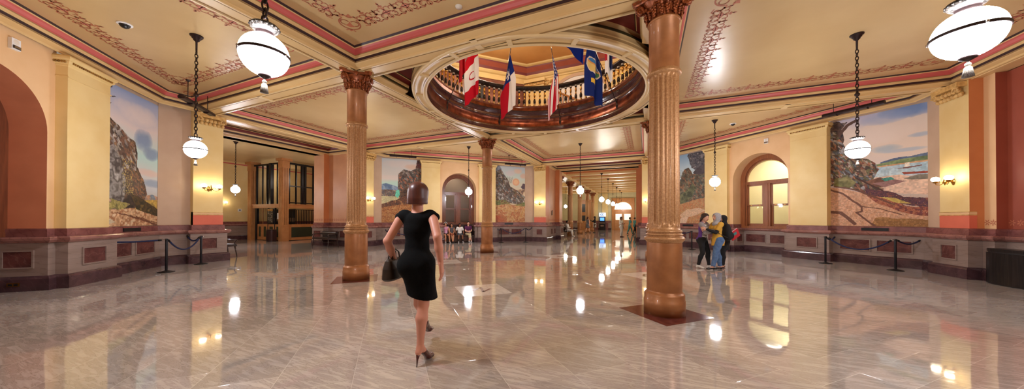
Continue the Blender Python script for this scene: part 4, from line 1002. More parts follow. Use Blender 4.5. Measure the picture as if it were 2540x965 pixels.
# ------------------------------------------------------------------ flags on raked poles round the well
def flag(ang, label, paint, sg=1):
    M = RZ(ang); base = Vector((3.10,0,5.30)); tip = Vector((1.93,0,7.42)); d = (tip-base).normalized()
    r = empty('flag', M @ base, radians(ang), label=label, cat='flag', group='flags round the ceiling well')
    T = Matrix.Translation(-base)
    b = MB(); b.tube([base,tip],.014,10,'darkwood'); b.build('pole', r, T)
    b = MB(); b.tube([tip,tip+d*.05,tip+d*.07,tip+d*.2],[.014,.016,.024,.002],8,'chrome'); b.build('spear_finial', r, T)
    b = MB(); b.tube([base-d*.02,base+d*.16],.024,10,'bronze'); b.lathe([(.001,-.16),(.03,-.12),(.045,-.06),(.05,0),(.03,.07),(.001,.1)],10,'bronze',c=(3.10,0,5.27)); b.build('bracket', r, T)
    nx,ny = 44,64; V = []; A = np.zeros((ny,nx,3))
    for j in range(ny+1):
        t = j/ny
        for i in range(nx+1):
            s_ = i/nx
            Hd = tip-d*(.06+.92*s_)                       # hoist edge on the pole
            L = 1.75*(1-.10*s_)
            wt = min(1,t*2.2); cx = .42
            x = Hd.x*(1-wt*.45)+(tip.x+cx)*wt*.45-.0*t
            x = Hd.x+(tip.x+.20+.20*(s_-.5)-Hd.x)*(wt*.72)
            y = (.055*sin(s_*9.5+1.2*t)+.03*sin(s_*17+2*t+ang))*min(1,t*2.5)+.52*sg*(s_-.5)*wt
            z = Hd.z-L*t-.05*sin(s_*9.5+1.2*t)*t
            V.append((x,y,z))
    for j in range(ny):
        for i in range(nx): A[j,i] = paint((i+.5)/nx,(j+.5)/ny)
    F = [(j*(nx+1)+i,j*(nx+1)+i+1,(j+1)*(nx+1)+i+1,(j+1)*(nx+1)+i) for j in range(ny) for i in range(nx)]
    me = bpy.data.meshes.new('cloth'); me.from_pydata([tuple(Vector(v)-base) for v in V],[],F); me.materials.append(MATS['flagcloth'])
    lin = np.where(A/255 > .04045,((A/255+.055)/1.055)**2.4,A/255/12.92).reshape(-1,3); C = np.ones((len(F)*4,4)); C[:,:3] = np.repeat(lin,4,0)
    at = me.color_attributes.new('Col','FLOAT_COLOR','CORNER'); at.data.foreach_set('color',C.ravel().astype(np.float32))
    me.polygons.foreach_set('use_smooth',[True]*len(F)); me.update(); link('cloth',me,r)
RED,WHT,BLU = (176,24,44),(232,230,228),(24,44,120)
def f_lone(s,t):
    if t < .33:
        x,y = (s-.5)/.5,(t-.165)/.165*.5; a = atan2(y,x); r = math.hypot(x,y)*1.0
        return WHT if r < .2+.13*cos(5*a) else BLU
    return WHT if s < .5 else RED
def f_us(s,t):
    if t < .42 and s < .54:
        u = (s/.54*5) % 1-.5; v = (t/.42*6) % 1-.5; return WHT if u*u+v*v < .07 else (30,40,110)
    return RED if int(s*13) % 2 == 0 else WHT
def f_red(s,t):
    if t < .30 or t > .74: return (186,20,40)
    x,y = (s-.45)/.3,(t-.52)/.14; r = math.hypot(x,y); return (176,24,44) if .45 < r < .62 and atan2(y,x) > -1.8 else WHT
def f_seal(s,t):
    x,y = (s-.5)/.42,(t-.36)/.15; r = math.hypot(x,y)
    if r < 1:
        if r > .88: return (206,200,190)
        return (60,120,190) if y < -.35 else (206,150,90) if y < -.1 else (214,190,120) if x < .1 else (70,120,90)
    if abs(s-.5) < .16 and .62 < t < .72: return (214,180,70)
    return (22,42,112)
def f_stripe(s,t): return BLU if t < .34 else (WHT if .38 < s < .62 else ((30,40,80) if s >= .62 else RED)) if t < .8 else WHT
def f_plainred(s,t): return (186,24,40) if t > .5 else WHT
def f_blue(s,t): return (24,50,150)
flag(135, 'flag with blue hoist and white and red bands, second from left', f_lone)
flag(90, 'flag with white stars on blue and red stripes, centre of the far rim', f_us)
flag(180, 'red flag with a white middle band, leftmost on the rim of the well', f_red)
flag(45, 'dark blue flag with a round seal, on the right of the well', f_seal, -1)
flag(0, 'blue, white and red flag rightmost on the rim, partly behind the blue seal flag', f_stripe, -1)
flag(-135, 'flag whose red lower tip hangs into view at the top of the well', f_plainred)
flag(-45, 'blue flag whose lower tip hangs into view at the top of the well', f_blue)

# ------------------------------------------------------------------ rope barriers
def stanchion():
    r = empty('stanchion')
    b = MB(); n = 40; b.lathe([(.001,0),(.165,0),(.165,.012),(.12,.022),(.06,.04),(.03,.05),(.001,.05)], n, 'ironblack'); b.build('base', r)
    b = MB(); b.lathe([(.027,.04),(.027,.87),(.024,.88)], 20, 'ironblack'); b.build('post', r)
    b = MB(); b.lathe([(.03,.86),(.034,.865),(.034,.895),(.028,.9),(.001,.903)], 20, 'ironblack')
    for k in range(4): a = pi/2*k; b.tube([(.03*cos(a),.03*sin(a),.88),(.05*cos(a),.05*sin(a),.885),(.055*cos(a),.055*sin(a),.87)], .005, 6, 'chrome')
    b.build('cap', r); return r
ST = stanchion()
posts = [((-8.80,-4.74),'black rope stanchion before the riders mural, nearer the viewer'),((-9.90,-3.60),'black rope stanchion on the left, beside the sconce pilaster'),
         ((8.52,4.85),'black rope stanchion at the left end of the rope before the big river mural'),((9.61,3.79),'black rope stanchion on the right, middle of the rope before the big river mural'),
         ((-5.08,8.44),'black rope stanchion just right of the farthest column'),((-3.83,9.38),'black rope stanchion left of the far corridor'),
         ((-9.735,4.07),'black rope stanchion between the left copper column and the walking woman'),((-8.55,5.25),'black rope stanchion hidden behind the walking woman'),
         ((5.07,8.29),'black rope stanchion between the largest column and the three women')]
for i,(p,l) in enumerate(posts):
    o = ST if i == 0 else copy_tree(ST); o.location = (*p,0); o.rotation_euler = (0,0,radians(45)); tag(o, l, 'stanchion', 'rope stanchions before the murals', 'thing')
def rope(p0, p1, sag, label):
    a = Vector(p0); c = Vector(p1); d = c-a; n = 18; L = d.length
    pts = [a+d*(i/n)-Vector((0,0,sag*4*(i/n)*(1-i/n))) for i in range(n+1)]
    r = empty('barrier_rope', label=label, cat='rope', group='blue barrier ropes')
    b = MB(); b.tube(pts[1:-1], .021, 10, 'rope'); b.build('rope', r)
    for e,q in ((pts[0],pts[1]),(pts[-1],pts[-2])):
        b = MB(); u = (q-e).normalized(); b.tube([e+u*.03,e+u*.10],.025,10,'ironblack'); b.tube([e,e+u*.035],.008,6,'chrome'); b.build('rope_end', r)
def pt(i, tw, z=.875):
    p = Vector((*posts[i][0],z)); q = Vector((tw[0],tw[1],z)); return p+(q-p).normalized()*.055
def wl(rot, s, y=10.44, z=.86): v = RZ(rot) @ Vector((s,y,z)); return v
w = wl(135,2.4,10.39); rope(pt(0,w), w, .02, 'taut blue rope from the wall to the nearer left stanchion')
rope(pt(0,posts[1][0]), pt(1,posts[0][0]), .33, 'sagging blue rope between the two left stanchions')
w = RZ(90) @ Vector((-3.75,10.42,.92)); rope(pt(1,w), w, .16, 'short blue rope looping from the left stanchion to the sconce pilaster')
rope(pt(2,posts[3][0]), pt(3,posts[2][0]), .34, 'sagging blue rope between the two right stanchions')
w = wl(-45,4.3,10.42); rope(pt(3,w), w, .12, 'blue rope from the right stanchion to the wall beside the mural')
w = wl(-45,2.45,10.39); rope(pt(2,w), w, .10, 'short blue rope end behind the left stanchion of the right pair')
rope(pt(4,posts[5][0]), pt(5,posts[4][0]), .30, 'sagging blue rope under the orange sun mural')
w = wl(45,2.4,10.39); rope(pt(4,w), w, .12, 'blue rope from behind the farthest column to its stanchion')
w = RZ(0) @ Vector((-3.8,10.45,.92)); rope(pt(5,w), w, .14, 'short blue rope looping to the corner left of the far corridor')
w = wl(45,-4.2,10.42); rope(pt(6,w), w, .12, 'blue rope beside the left copper column')
rope(pt(6,posts[7][0]), pt(7,posts[6][0]), .3, 'blue rope passing behind the walking woman')
w = wl(-45,-4.0,10.42); rope(pt(8,w), w, .12, 'blue rope rising beside the largest column')

# ------------------------------------------------------------------ seats
def armchair_bench(width, name, label, loc, rz, cat='bench', group=None):
    r = empty(name, loc, rz, label=label, cat=cat, group=group); w = width/2; d = .52
    b = MB(); b.box(-w,w,-.27,.25,.395,.43,'darkwood'); b.build('seat_frame', r)
    b = MB(); n = max(2,int(width/.12)); b.sweep([(0,.43),(.0,.465),(.02,.482),(.27,.485)], [(-w+.01,-.26),(w-.01,-.26),(w-.01,.24),(-w+.01,.24)], ['leather']*3, closed=True, side=1); b.face([(-w+.28,-.01,.485),(w-.28,-.01,.485),(w-.28,.0,.485),(-w+.28,.0,.485)],'leather'); b.build('seat_cushion', r)
    for sx in (-1,1):
        for sy in (-1,1):
            b = MB(); x = sx*(w-.05); y = sy*.22; b.tube([(x,y,.41),(x+sx*.035,y+sy*.05,0)],[.026,.018],8,'darkwood'); b.build('leg', r)
        b = MB(); x = sx*(w-.03); b.tube([(x,.22,.64),(x,.06,.66),(x,-.12,.655),(x,-.24,.64),(x,-.27,.62),(x,-.245,.58),(x,-.2,.52),(x,-.225,.43)],[.022,.022,.022,.026,.026,.022,.02,.02],8,'darkwood'); b.build('armrest', r)
    b = MB(); N = 14; V = []; F = []
    for i in range(N+1):
        a = radians(-40+255*i/N); y = .25+.10*cos(a)*.9; z = .67+.13*sin(a); V += [(-w+.1,y,z),(w-.1,y,z)]
    F = [(2*i,2*i+1,2*i+3,2*i+2) for i in range(N)]; b.add(V,F,'leather',True); b.face([V[2*i] for i in range(N+1)],'leather'); b.face([V[2*i+1] for i in range(N+1)][::-1],'leather')
    b.box(-w+.1,w-.1,.2,.27,.48,.62,'leather'); b.build('backrest', r)
    for sx in (-1,1):
        b = MB(); b.tube([(sx*(w-.07),.24,.43),(sx*(w-.07),.28,.6),(sx*(w-.07),.33,.8)],.024,8,'darkwood'); b.build('back_post', r)
    b = MB(); b.tube([(-w+.05,.23,.2),(w-.05,.23,.2)],.012,6,'darkwood'); b.build('stretcher', r)
    return r
armchair_bench(1.45, 'leather_bench', 'dark leather bench with bow arms beside the left copper column', (-12.2,2.18,0), pi*0+radians(-6))
armchair_bench(.62, 'leather_armchair', 'dark wooden armchair half hidden at the corner left of the lift lobby', (-11.55,-2.3,0), radians(180), 'chair')
for i,(y,l) in enumerate(((16.95,'dark bench under the seated man in white, in the far corridor'),(19.9,'dark bench beyond the seated man, between corridor columns'))):
    armchair_bench(1.5, 'corridor_bench', l, (-3.12,y,0), radians(90), 'bench', 'dark benches along the far corridor')
def niche_bench():
    M = RZ(45); r = empty('wooden_settle', M @ Vector((-.05,10.72,0)), radians(45), label='dark wooden settle in the far window niche with four people on it', cat='bench'); w = 1.0
    b = MB(); b.box(-w,w,-.3,.22,.41,.45,'darkwood'); b.build('seat', r)
    b = MB(); b.box(-w,w,.2,.25,.45,1.08,'darkwood'); b.box(-w,w,.18,.27,1.04,1.1,'darkwood')
    for k in range(9): b.box(-w+.1+k*.22,-w+.13+k*.22,.185,.2,.5,1.03,'black')
    b.build('backrest', r)
    for s in (-1,1):
        b = MB(); e = sorted((s*w,s*(w-.05))); b.box(*e,-.3,.22,0,.68,'darkwood'); b.box(*e,-.34,.2,.66,.7,'darkwood'); b.build('end_panel', r)
    b = MB(); b.box(-w,w,-.22,-.19,.05,.4,'darkwood'); b.build('front_panel', r)
niche_bench()
def bin_(name, loc, rz, w, d, h, mat, label, rounded=True):
    r = empty(name, loc, rz, label=label, cat='bin'); b = MB(); n = 16
    P = [(-w/2,d*.45)]+[(-w/2*cos(pi*i/n)*1.0, -d*.1-d*.45*sin(pi*i/n)) for i in range(n+1)]+[(w/2,d*.45)]
    b.prism(P,.02,h-.09,mat); b.build('body', r)
    b = MB(); b.prism([(x*.93,y*.93) for x,y in P],h-.09,h-.06,'black'); b.prism([(x*.97,y*.97) for x,y in P],h-.06,h,mat); b.build('lid', r)
    b = MB(); b.prism([(x*.94,y*.94) for x,y in P],0,.02,'black'); b.build('base', r)
bin_('litter_bin',(10.44,1.84,0),radians(-90),1.05,.38,.80,'binblack','wide dark metal bin against the brick red wall at the right edge')
bin_('litter_bin',(-18.75,3.22,0),0,.55,.4,.76,'binbrown','small brown bin in front of the lift cage')

# ------------------------------------------------------------------ lift cage in the west lobby
def lift():
    r = empty('lift_cage', (-19.9,4.9,0), 0, label='open lift cage with tan fluted posts, dark grilles and green panels', cat='lift'); T = Matrix.Translation((19.9,-4.9,0))
    X0,X1,Y0,Y1 = -21.75,-18.32,3.72,7.2
    def post(x,y):
        b = MB(); b.box(x-.2,x+.2,y-.2,y+.2,0,1.05,'tan')
        for k in range(3):
            o = -.13+.13*k; b.box(x+o-.045,x+o+.045,y-.215,y-.1,1.05,4.75,'tan'); b.box(x+.1,x+.215,y+o-.045,y+o+.045,1.05,4.75,'tan')
        b.box(x-.17,x+.17,y-.17,y+.17,1.05,4.75,'copperflute'); b.box(x-.22,x+.22,y-.22,y+.22,4.7,5.15,'tan'); b.prism([(x-.34,y-.3),(x+.3,y-.3),(x+.3,y+.34),(x-.34,y+.34)],5.15,5.3,'tan'); b.build('post', r, T)
    for p in ((X1,Y0),(X0,Y0),(X1,Y1)): post(*p)
    b = MB(); b.box(X0,X1,Y0-.12,Y0+.12,2.14,2.36,'tan'); b.box(X0,X1,Y0-.15,Y0+.12,2.34,2.40,'tan'); b.build('crossbeam', r, T)
    b = MB(); b.box(X1-.12,X1+.12,Y0,Y1,2.14,2.36,'tan'); b.box(X1-.12,X1+.15,Y0,Y1,2.34,2.40,'tan'); b.build('crossbeam', r, T)
    # front: sign board, doors, panels below
    xs = [X0+.2,X0+.36,X0+.62,X0+1.36,X0+2.1,X0+2.75,X1-.2]
    def panel(x0,x1,name):
        b = MB(); b.box(x0,x1,Y0-.04,Y0+.04,.03,1.08,'tan'); p = b.build(name, r, T)
        g = MB(); g.box(x0+.16,x1-.16,Y0-.05,Y0-.03,.24,.92,'darkgreen'); g.build('green_inset', p, T)
    panel(X0+.66,X0+1.2,'door_leaf'); panel(X0+1.22,X0+1.78,'door_leaf'); panel(X0+1.85,X0+2.52,'lower_panel'); panel(X0+2.6,X1-.2,'lower_panel')
    b = MB(); b.box(X0+.42,X0+.62,Y0-.06,Y0+.06,0,2.14,'ironblack'); b.box(X0+1.79,X0+1.84,Y0-.05,Y0+.05,0,2.14,'black'); b.box(X0+2.52,X0+2.6,Y0-.05,Y0+.05,0,2.14,'black'); b.build('frame', r, T)
    b = MB(); b.box(X1-.05,X1+.04,Y0+.2,Y1-.2,.03,1.08,'tan'); p = b.build('side_panel', r, T)
    g = MB(); g.box(X1+.03,X1+.055,Y0+.45,Y1-.5,.22,.88,'darkgreen'); g.build('green_inset', p, T)
    b = MB()
    for k in range(26): x = X0+.66+k*.1; b.tube([(x,Y0,1.08),(x,Y0,2.14)],.009,5,'black')
    b.box(X0+1.2,X0+1.23,Y0-.02,Y0+.02,1.08,2.14,'tan'); b.build('front_grille', r, T)
    b = MB()
    for k in range(28): y = Y0+.25+k*.11; b.box(X1-.02,X1+.02,y-.016,y+.016,1.08,2.02,'ironblack')
    b.box(X1-.02,X1+.02,Y0+.2,Y1-.2,2.02,2.06,'ironblack'); b.build('side_grille', r, T)
    b = MB(); b.box(X0+1.86,X0+2.5,Y0-.1,Y0-.05,1.12,2.1,'black'); s = b.build('sign_board', r, T)
    b = MB(); b.box(X0+1.9,X0+2.46,Y0-.115,Y0-.1,1.95,2.08,'gilt'); b.build('sign_header', s, T)
    b = MB()
    rr = random.Random(4)
    for c in range(3):
        z = 1.9
        for k in range(11):
            if rr.random() < .75: b.box(X0+1.94+c*.18,X0+1.94+c*.18+rr.uniform(.05,.14),Y0-.104,Y0-.1,z-.022,z,'offwhite')
            z -= .065
    b.build('directory_lettering', s, T)
    b = MB(); b.box(X0+2.83,X0+3.03,Y0-.04,Y0-.03,1.4,1.82,'white'); b.build('notice', r, T)
    # upper part: dark steel frames, dark glass grille
    b = MB()
    for k in range(24): x = X0+.4+k*.06; b.tube([(x,Y0,2.4),(x,Y0,5.0)],.006,4,'glassgrid')
    b.build('upper_grille', r, T)
    for x,w,d in ((X0+.5,.07,.05),(X0+1.15,.03,.04),(X0+1.7,.07,.06),(X0+2.1,.2,.1),(X0+2.75,.04,.04)):
        b = MB(); b.box(x-w/2,x+w/2,Y0-d,Y0+d,2.4,5.1,'ironblack'); b.build('mullion', r, T)
    b = MB(); b.box(X0+.2,X1-.2,Y0-.05,Y0+.05,5.0,5.1,'ironblack'); b.box(X0+1.7,X0+2.1,Y0-.03,Y0+.03,4.05,4.13,'ironblack'); b.build('top_rail', r, T)
    for y,w in ((Y0+.3,.1),(Y0+.75,.05),(Y0+1.15,.14),(Y0+1.35,.12),(Y0+1.9,.06),(Y0+2.4,.14),(Y0+2.9,.08)):
        b = MB(); b.box(X1-.06,X1+.06,y-w/2,y+w/2,2.4,5.1,'ironblack'); b.build('mullion', r, T)
    b = MB(); b.box(X1-.05,X1+.05,Y0+.2,Y1-.2,5.0,5.12,'ironblack'); b.box(X1-.04,X1+.04,Y0+.2,Y1-.2,3.55,3.62,'ironblack'); b.box(X1-.04,X1+.04,Y0+.2,Y1-.2,2.46,2.52,'ironblack'); b.build('top_rail', r, T)
    b = MB(); b.box(X0+.3,X1-.3,Y0+.9,Y0+.93,.02,2.1,'black'); b.box(X0+.3,X1-.3,Y0+.88,Y0+.9,1.25,1.5,'greige'); b.build('car', r, T)
lift()
# lobby shell
b = MB()
b.face([(-22.7,-6,0),(-22.7,9,0),(-22.7,9,5.4),(-22.7,-6,5.4)],'cream'); b.face([(-22.7,8.5,0),(-13.75,8.5,0),(-13.75,8.5,5.4),(-22.7,8.5,5.4)],'panelpink')
b.face([(-22.7,-5.5,0),(-13.75,-5.5,0),(-13.75,-5.5,5.4),(-22.7,-5.5,5.4)],'cream')
for s in (-1,1): b.face([(-13.75,s*2.62,0),(-13.75,s*9,0),(-13.75,s*9,5.4),(-13.75,s*2.62,5.4)],'panelpink')
lb = struct(b.build('wall_lobby'))
b = MB(); b.sweep(WP,[(-13.75,-5.5),(-22.7,-5.5),(-22.7,8.5),(-13.75,8.5)],WM,side=-1); b.build('wainscot', lb)
b = MB(); b.sweep([(0,5.12),(.04,5.13),(.05,5.17),(.09,5.2),(.12,5.26),(.14,5.3)],[(-13.75,-5.5),(-22.7,-5.5),(-22.7,8.5),(-13.75,8.5)],['cream','oldrose','oldrose','beam','beam'],side=-1); b.build('lobby_cornice', lb)
b = MB(); b.face([(-22.7,-5.5,5.3),(-13.6,-5.5,5.3),(-13.6,8.5,5.3),(-22.7,8.5,5.3)],'ceil'); struct(b.build('ceiling_lobby'))
b = MB(); M = Matrix.Translation((-20.9,8.3,0)); P = [(-20.9,8.2,3.0),(-17.3,8.2,5.0)]
for k in range(18): u = k/17; b.box(-21.4+3.8*u-.03,-21.4+3.8*u+.03,8.1,8.16,3.0+2.0*u,3.75+1.5*u,'black')
b.tube([(-21.4,8.12,3.75),(-17.4,8.12,5.28)],.07,8,'orange'); b.tube([(-21.4,8.12,3.0),(-17.4,8.12,5.0)],.09,8,'orange'); tag(b.build('stair_rail'),'stair rail rising across the wall behind the lift cage','stair')
b = MB(); b.box(-22.66,-22.62,3.3,3.5,1.93,2.12,'white'); b.box(-22.625,-22.61,3.35,3.45,2.0,2.06,'black'); tag(b.build('thermostat'),'small white wall thermostat left of the lift cage','thermostat')

# ------------------------------------------------------------------ the far (north) corridor
YE = 34.2
b = MB()
b.face([(2.62,13.75,0),(2.62,YE,0),(2.62,YE,5.2),(2.62,13.75,5.2)],'plaster'); b.face([(-7.6,YE,0),(2.62,YE,0),(2.62,YE,5.2),(-7.6,YE,5.2)],'plaster')
b.face([(-7.6,13.75,0),(-7.6,YE,0),(-7.6,YE,5.2),(-7.6,13.75,5.2)],'plaster'); b.face([(-7.6,13.75,0),(-2.62,13.75,0),(-2.62,13.75,5.2),(-7.6,13.75,5.2)],'deepred')
cw = struct(b.build('wall_corridor'))
b = MB(); b.sweep(WP,[(-7.6,13.75),(-7.6,YE),(-5.35,YE)],WM); b.sweep(WP,[(-3.85,YE),(-1.2,YE)],WM); b.sweep(WP,[(1.75,YE),(2.62,YE),(2.62,13.75)],WM); b.build('wainscot', cw)
b = MB()
for x0,x1 in ((-3.4,-2.9),(-2.35,-1.6)): b.box(x0,x1,YE-.12,YE,0,4.87,'cream'); b.box(x0-.03,x1+.03,YE-.16,YE,0,1.24,'m_slab')
b.box(2.45,2.62,13.75,14.6,0,4.87,'orange'); b.build('pilaster', cw)
b = MB(); b.face([(-7.6,13.7,5.12),(2.7,13.7,5.12),(2.7,YE,5.12),(-7.6,YE,5.12)],'beam'); cc = struct(b.build('ceiling_corridor'))
for k in range(9):
    y = 15.3+k*2.15; b = MB(); b.box(-2.75,2.62,y,y+.62,4.86,5.12,'beam'); b.box(-2.75,2.62,y-.05,y+.67,5.0,5.12,'orange'); b.box(-2.7,2.55,y+.06,y+.56,4.845,4.86,'beamlight'); b.build('ceiling_beam', cc)
b = MB(); b.box(-3.35,-2.7,13.7,YE,4.72,5.12,'beamlight'); b.box(-2.72,-2.66,13.7,YE,4.95,5.1,'orange')
for y in (18.1,22.3,26.4,30.5): b.box(-7.6,-3.3,y-.3,y+.3,4.74,5.12,'beam')
b.build('arcade_beam', cc)
def corridor_column(y, l):
    o = copy_tree(col); o.location = (-3.02,y,0); o.scale = (.98,.98,.958); tag(o,l,'column','columns along the far corridor','thing')
for y,l in ((14.35,'corridor column half hidden behind the corridor jamb'),(18.1,'corridor column beside the seated man in white'),(22.4,'corridor column behind the benches'),(26.6,'corridor column just left of the standing woman with a phone'),(30.4,'farthest corridor column, near the blue screen kiosk')): corridor_column(y,l)
# end door with fanlight
b = MB(); x0,x1 = -1.12,1.68
b.box(x0,x0+.34,YE-.16,YE,0,4.15,'oak'); b.box(x1-.34,x1,YE-.16,YE,0,4.15,'oak'); b.box(x0,x1,YE-.175,YE,3.86,4.18,'oak'); b.box(x0+.3,x1-.3,YE-.12,YE,2.55,2.72,'oak'); b.box(x0-.05,x1+.05,YE-.2,YE,4.12,4.2,'oak')
n = 16; xc = (x0+x1)/2; R = 1.06
for k in range(n):
    t0,t1 = pi*k/n,pi*(k+1)/n; z = lambda t: 2.72+.98*sin(t)
    b.face([(xc+R*cos(t0),YE-.11,z(t0)),(xc+R*cos(t1),YE-.11,z(t1)),(xc+R*cos(t1),YE-.11,3.9),(xc+R*cos(t0),YE-.11,3.9)],'oak')
dr = struct(b.build('door_1'))
b = MB(); b.face([(xc+R*cos(pi*k/n),YE-.06,2.7+.98*sin(pi*k/n)) for k in range(n+1)],'lunette'); b.build('fanlight_pane', dr)
for s in (-1,1):
    e = sorted((xc+s*.02,xc+s*1.05)); b = MB(); b.box(*e,YE-.1,YE-.04,0,2.56,'oak'); b.box(e[0]+.12,e[1]-.12,YE-.115,YE-.1,2.25,2.46,'tan')
    for k in range(3): b.box(e[0]+.1,e[1]-.1,YE-.115,YE-.1,.2+.36*k,.5+.36*k,'tan')
    lf = b.build('door_leaf', dr); b = MB(); b.box(e[0]+.13,e[1]-.13,YE-.12,YE-.1,1.36,2.14,'paperlit'); b.build('door_pane', lf); b = MB(); b.ball((xc+s*.09,YE-.14,1.1),.035,'brass',8,6); b.build('door_handle', lf)
b = MB(); b.box(-5.4,-3.8,YE-.14,YE,0,4.1,'oak'); b.box(-5.1,-4.1,YE-.16,YE-.13,.2,.9,'tan'); d2 = struct(b.build('door_2'))
for z0,z1 in ((1.2,1.95),(2.4,3.5)): b = MB(); b.box(-5.05,-4.15,YE-.16,YE-.13,z0,z1,'black'); b.build('door_pane', d2)
def text(s, size, mat, loc, rot, parent, name='lettering', depth=.002):
    cu = bpy.data.curves.new(name,'FONT'); cu.body = s; cu.size = size; cu.align_x = 'CENTER'; cu.align_y = 'CENTER'; cu.extrude = depth
    t = bpy.data.objects.new(name,cu); COL.objects.link(t); dg = bpy.context.evaluated_depsgraph_get(); me = bpy.data.meshes.new_from_object(t.evaluated_get(dg)); bpy.data.objects.remove(t)
    me.materials.clear(); me.materials.append(MATS[mat]); o = link(name,me); o.location = loc; o.rotation_euler = rot
    if parent: o.parent = parent
    return o
xs = empty('exit_sign',(2.06,YE-.1,2.6),0,label='small glowing red exit sign right of the far oak doors',cat='sign')
b = MB(); b.box(-.19,.19,-.05,.05,-.12,.12,'signred'); b.build('housing', xs); text('EXIT',.17,'paperlit',(0,-.056,0),(pi/2,0,0),xs)
# kiosk
k = empty('kiosk',(-2.25,33.55,0),0,label='tall grey self service kiosk with lit blue screen header at the corridor end',cat='kiosk')
b = MB(); b.box(-.38,.38,-.28,.3,0,.95,'binblack'); b.box(-.36,.36,-.2,.3,.95,1.75,'ironblack'); b.box(-.34,.34,-.3,-.2,.9,1.02,'chrome'); b.build('body', k)
b = MB(); b.box(-.26,.26,-.215,-.2,1.25,1.65,'screenblue'); b.build('screen', k)
b = MB(); b.box(-.4,.4,-.2,.25,1.8,2.3,'headerlit'); t_ = b.build('header', k)
b = MB()
for xx in (-.12,.1):
    b.tube([(xx+.09*cos(q),-.21,2.05+.11*sin(q)) for q in np.linspace(.6,5.8,12)],.028,6,'markblue')
b.build('header_mark', t_)
b = MB(); b.box(-.2,.2,-.29,-.275,.5,.66,'chrome'); b.build('cash_slot', k)

# ------------------------------------------------------------------ small fittings on walls and ceiling
def alarm(rot, s, z, label):
    M = RZ(rot); r = empty('fire_alarm', M @ Vector((s,10.498,z)), radians(rot), label=label, cat='alarm', group='wall fire alarms')
    b = MB(); b.box(-.075,.075,-.05,0,-.1,.1,'white'); b.build('housing', r)
    b = MB(); b.box(-.06,.06,-.066,-.05,-.085,-.03,'glassgrid'); b.box(-.05,.05,-.072,-.066,-.075,-.04,'chrome'); b.build('strobe', r)
    b = MB(); b.lathe([(.001,.004),(.045,.003),(.05,0)],16,'offwhite'); b.v = [(x,-.05-z,y+.04) for x,y,z in b.v]; b.build('speaker_grille', r)
alarm(135,.40,4.68,'white fire alarm with strobe over the terracotta arch on the left'); alarm(-45,.31,4.69,'white fire alarm with strobe over the lit arched window on the right')
def dome(x, y, label):
    r = empty('dome_camera',(x,y,ZC),label=label,cat='camera',group='dome cameras on the ceiling')
    b = MB(); b.lathe([(.001,-.02),(.105,-.02),(.11,-.012),(.11,0)],24,'white'); b.build('housing', r)
    b = MB(); b.lathe([(.001,-.085),(.03,-.082),(.055,-.065),(.075,-.035),(.08,-.018)],24,'black'); b.build('lens_dome', r)
dome(-6.4,-6.15,'black dome camera in a white rim on the ceiling at upper left'); dome(6.28,6.24,'small black dome camera on the ceiling above the lit arched window')
b = MB(); b.lathe([(.001,-.025),(.06,-.022),(.065,0)],20,'offwhite',c=(-.03,-3.96,ZC)); tag(b.build('smoke_detector'),'round cream smoke detector on the ceiling at top centre, beside the stencil','detector')
b = MB(); b.box(.888,.902,10.74,10.9,.105,.175,'brass'); b.box(.886,.89,10.755,10.81,.12,.16,'black'); b.box(.886,.89,10.83,10.885,.12,.16,'black'); tag(b.build('outlet', M=RZ(135)),'small brass power outlet in the dark base at the far left','outlet')
b = MB(); b.box(-2.905,-2.88,11.95,12.1,1.72,2.0,'bronze'); b.lathe([(.001,0),(.03,0),(.03,.05),(.001,.06)],8,'bronze',c=(-2.892,12.02,2.0)); tag(b.build('wall_plaque'),'small dark bronze plaque on the pink panel left of the far corridor','plaque')
# ------------------------------------------------------------------ figures: one continuous surface grown from tapered limbs
def surface_nets(F, o, h):
    c = [F[i:F.shape[0]-1+i, j:F.shape[1]-1+j, k:F.shape[2]-1+k] for i in (0,1) for j in (0,1) for k in (0,1)]
    cnt = sum((x < 0).astype(np.int8) for x in c); act = (cnt > 0) & (cnt < 8)
    idx = np.argwhere(act); ids = -np.ones(act.shape, np.int64); ids[act] = np.arange(len(idx))
    vals = np.stack([x[act] for x in c],1); off = np.array([(i,j,k) for i in (0,1) for j in (0,1) for k in (0,1)],float)
    acc = np.zeros((len(idx),3)); n = np.zeros(len(idx))
    for a in range(8):
        for b_ in range(a+1,8):
            if abs(off[a]-off[b_]).sum() != 1: continue
            va,vb = vals[:,a],vals[:,b_]; m = (va < 0) != (vb < 0)
            t = np.where(m, va/np.where(m,va-vb,1), 0); p = off[a]+t[:,None]*(off[b_]-off[a]); acc[m] += p[m]; n[m] += 1
    V = o+h*(idx+acc/n[:,None]); Q = []
    for ax in range(3):
        a1,a2 = [a for a in range(3) if a != ax]
        sl0 = [slice(None)]*3; sl1 = [slice(None)]*3; sl0[ax] = slice(0,-1); sl1[ax] = slice(1,None)
        A = F[tuple(sl0)] < 0; B = F[tuple(sl1)] < 0; ch = A != B
        e = np.argwhere(ch); e = e[(e[:,a1] > 0) & (e[:,a2] > 0) & (e[:,a1] < F.shape[a1]-1) & (e[:,a2] < F.shape[a2]-1)]
        d1 = np.zeros(3,int); d1[a1] = 1; d2 = np.zeros(3,int); d2[a2] = 1
        g = lambda q: ids[q[:,0],q[:,1],q[:,2]]
        quad = np.stack([g(e-d1-d2),g(e-d2),g(e),g(e-d1)],1); inside = A[e[:,0],e[:,1],e[:,2]]
        fl = inside if ax != 1 else ~inside
        quad[~fl] = quad[~fl][:,::-1]; Q.append(quad)
    return V, np.concatenate(Q)
def rot_to(x, y, z): return np.array([x,y,z],float).T
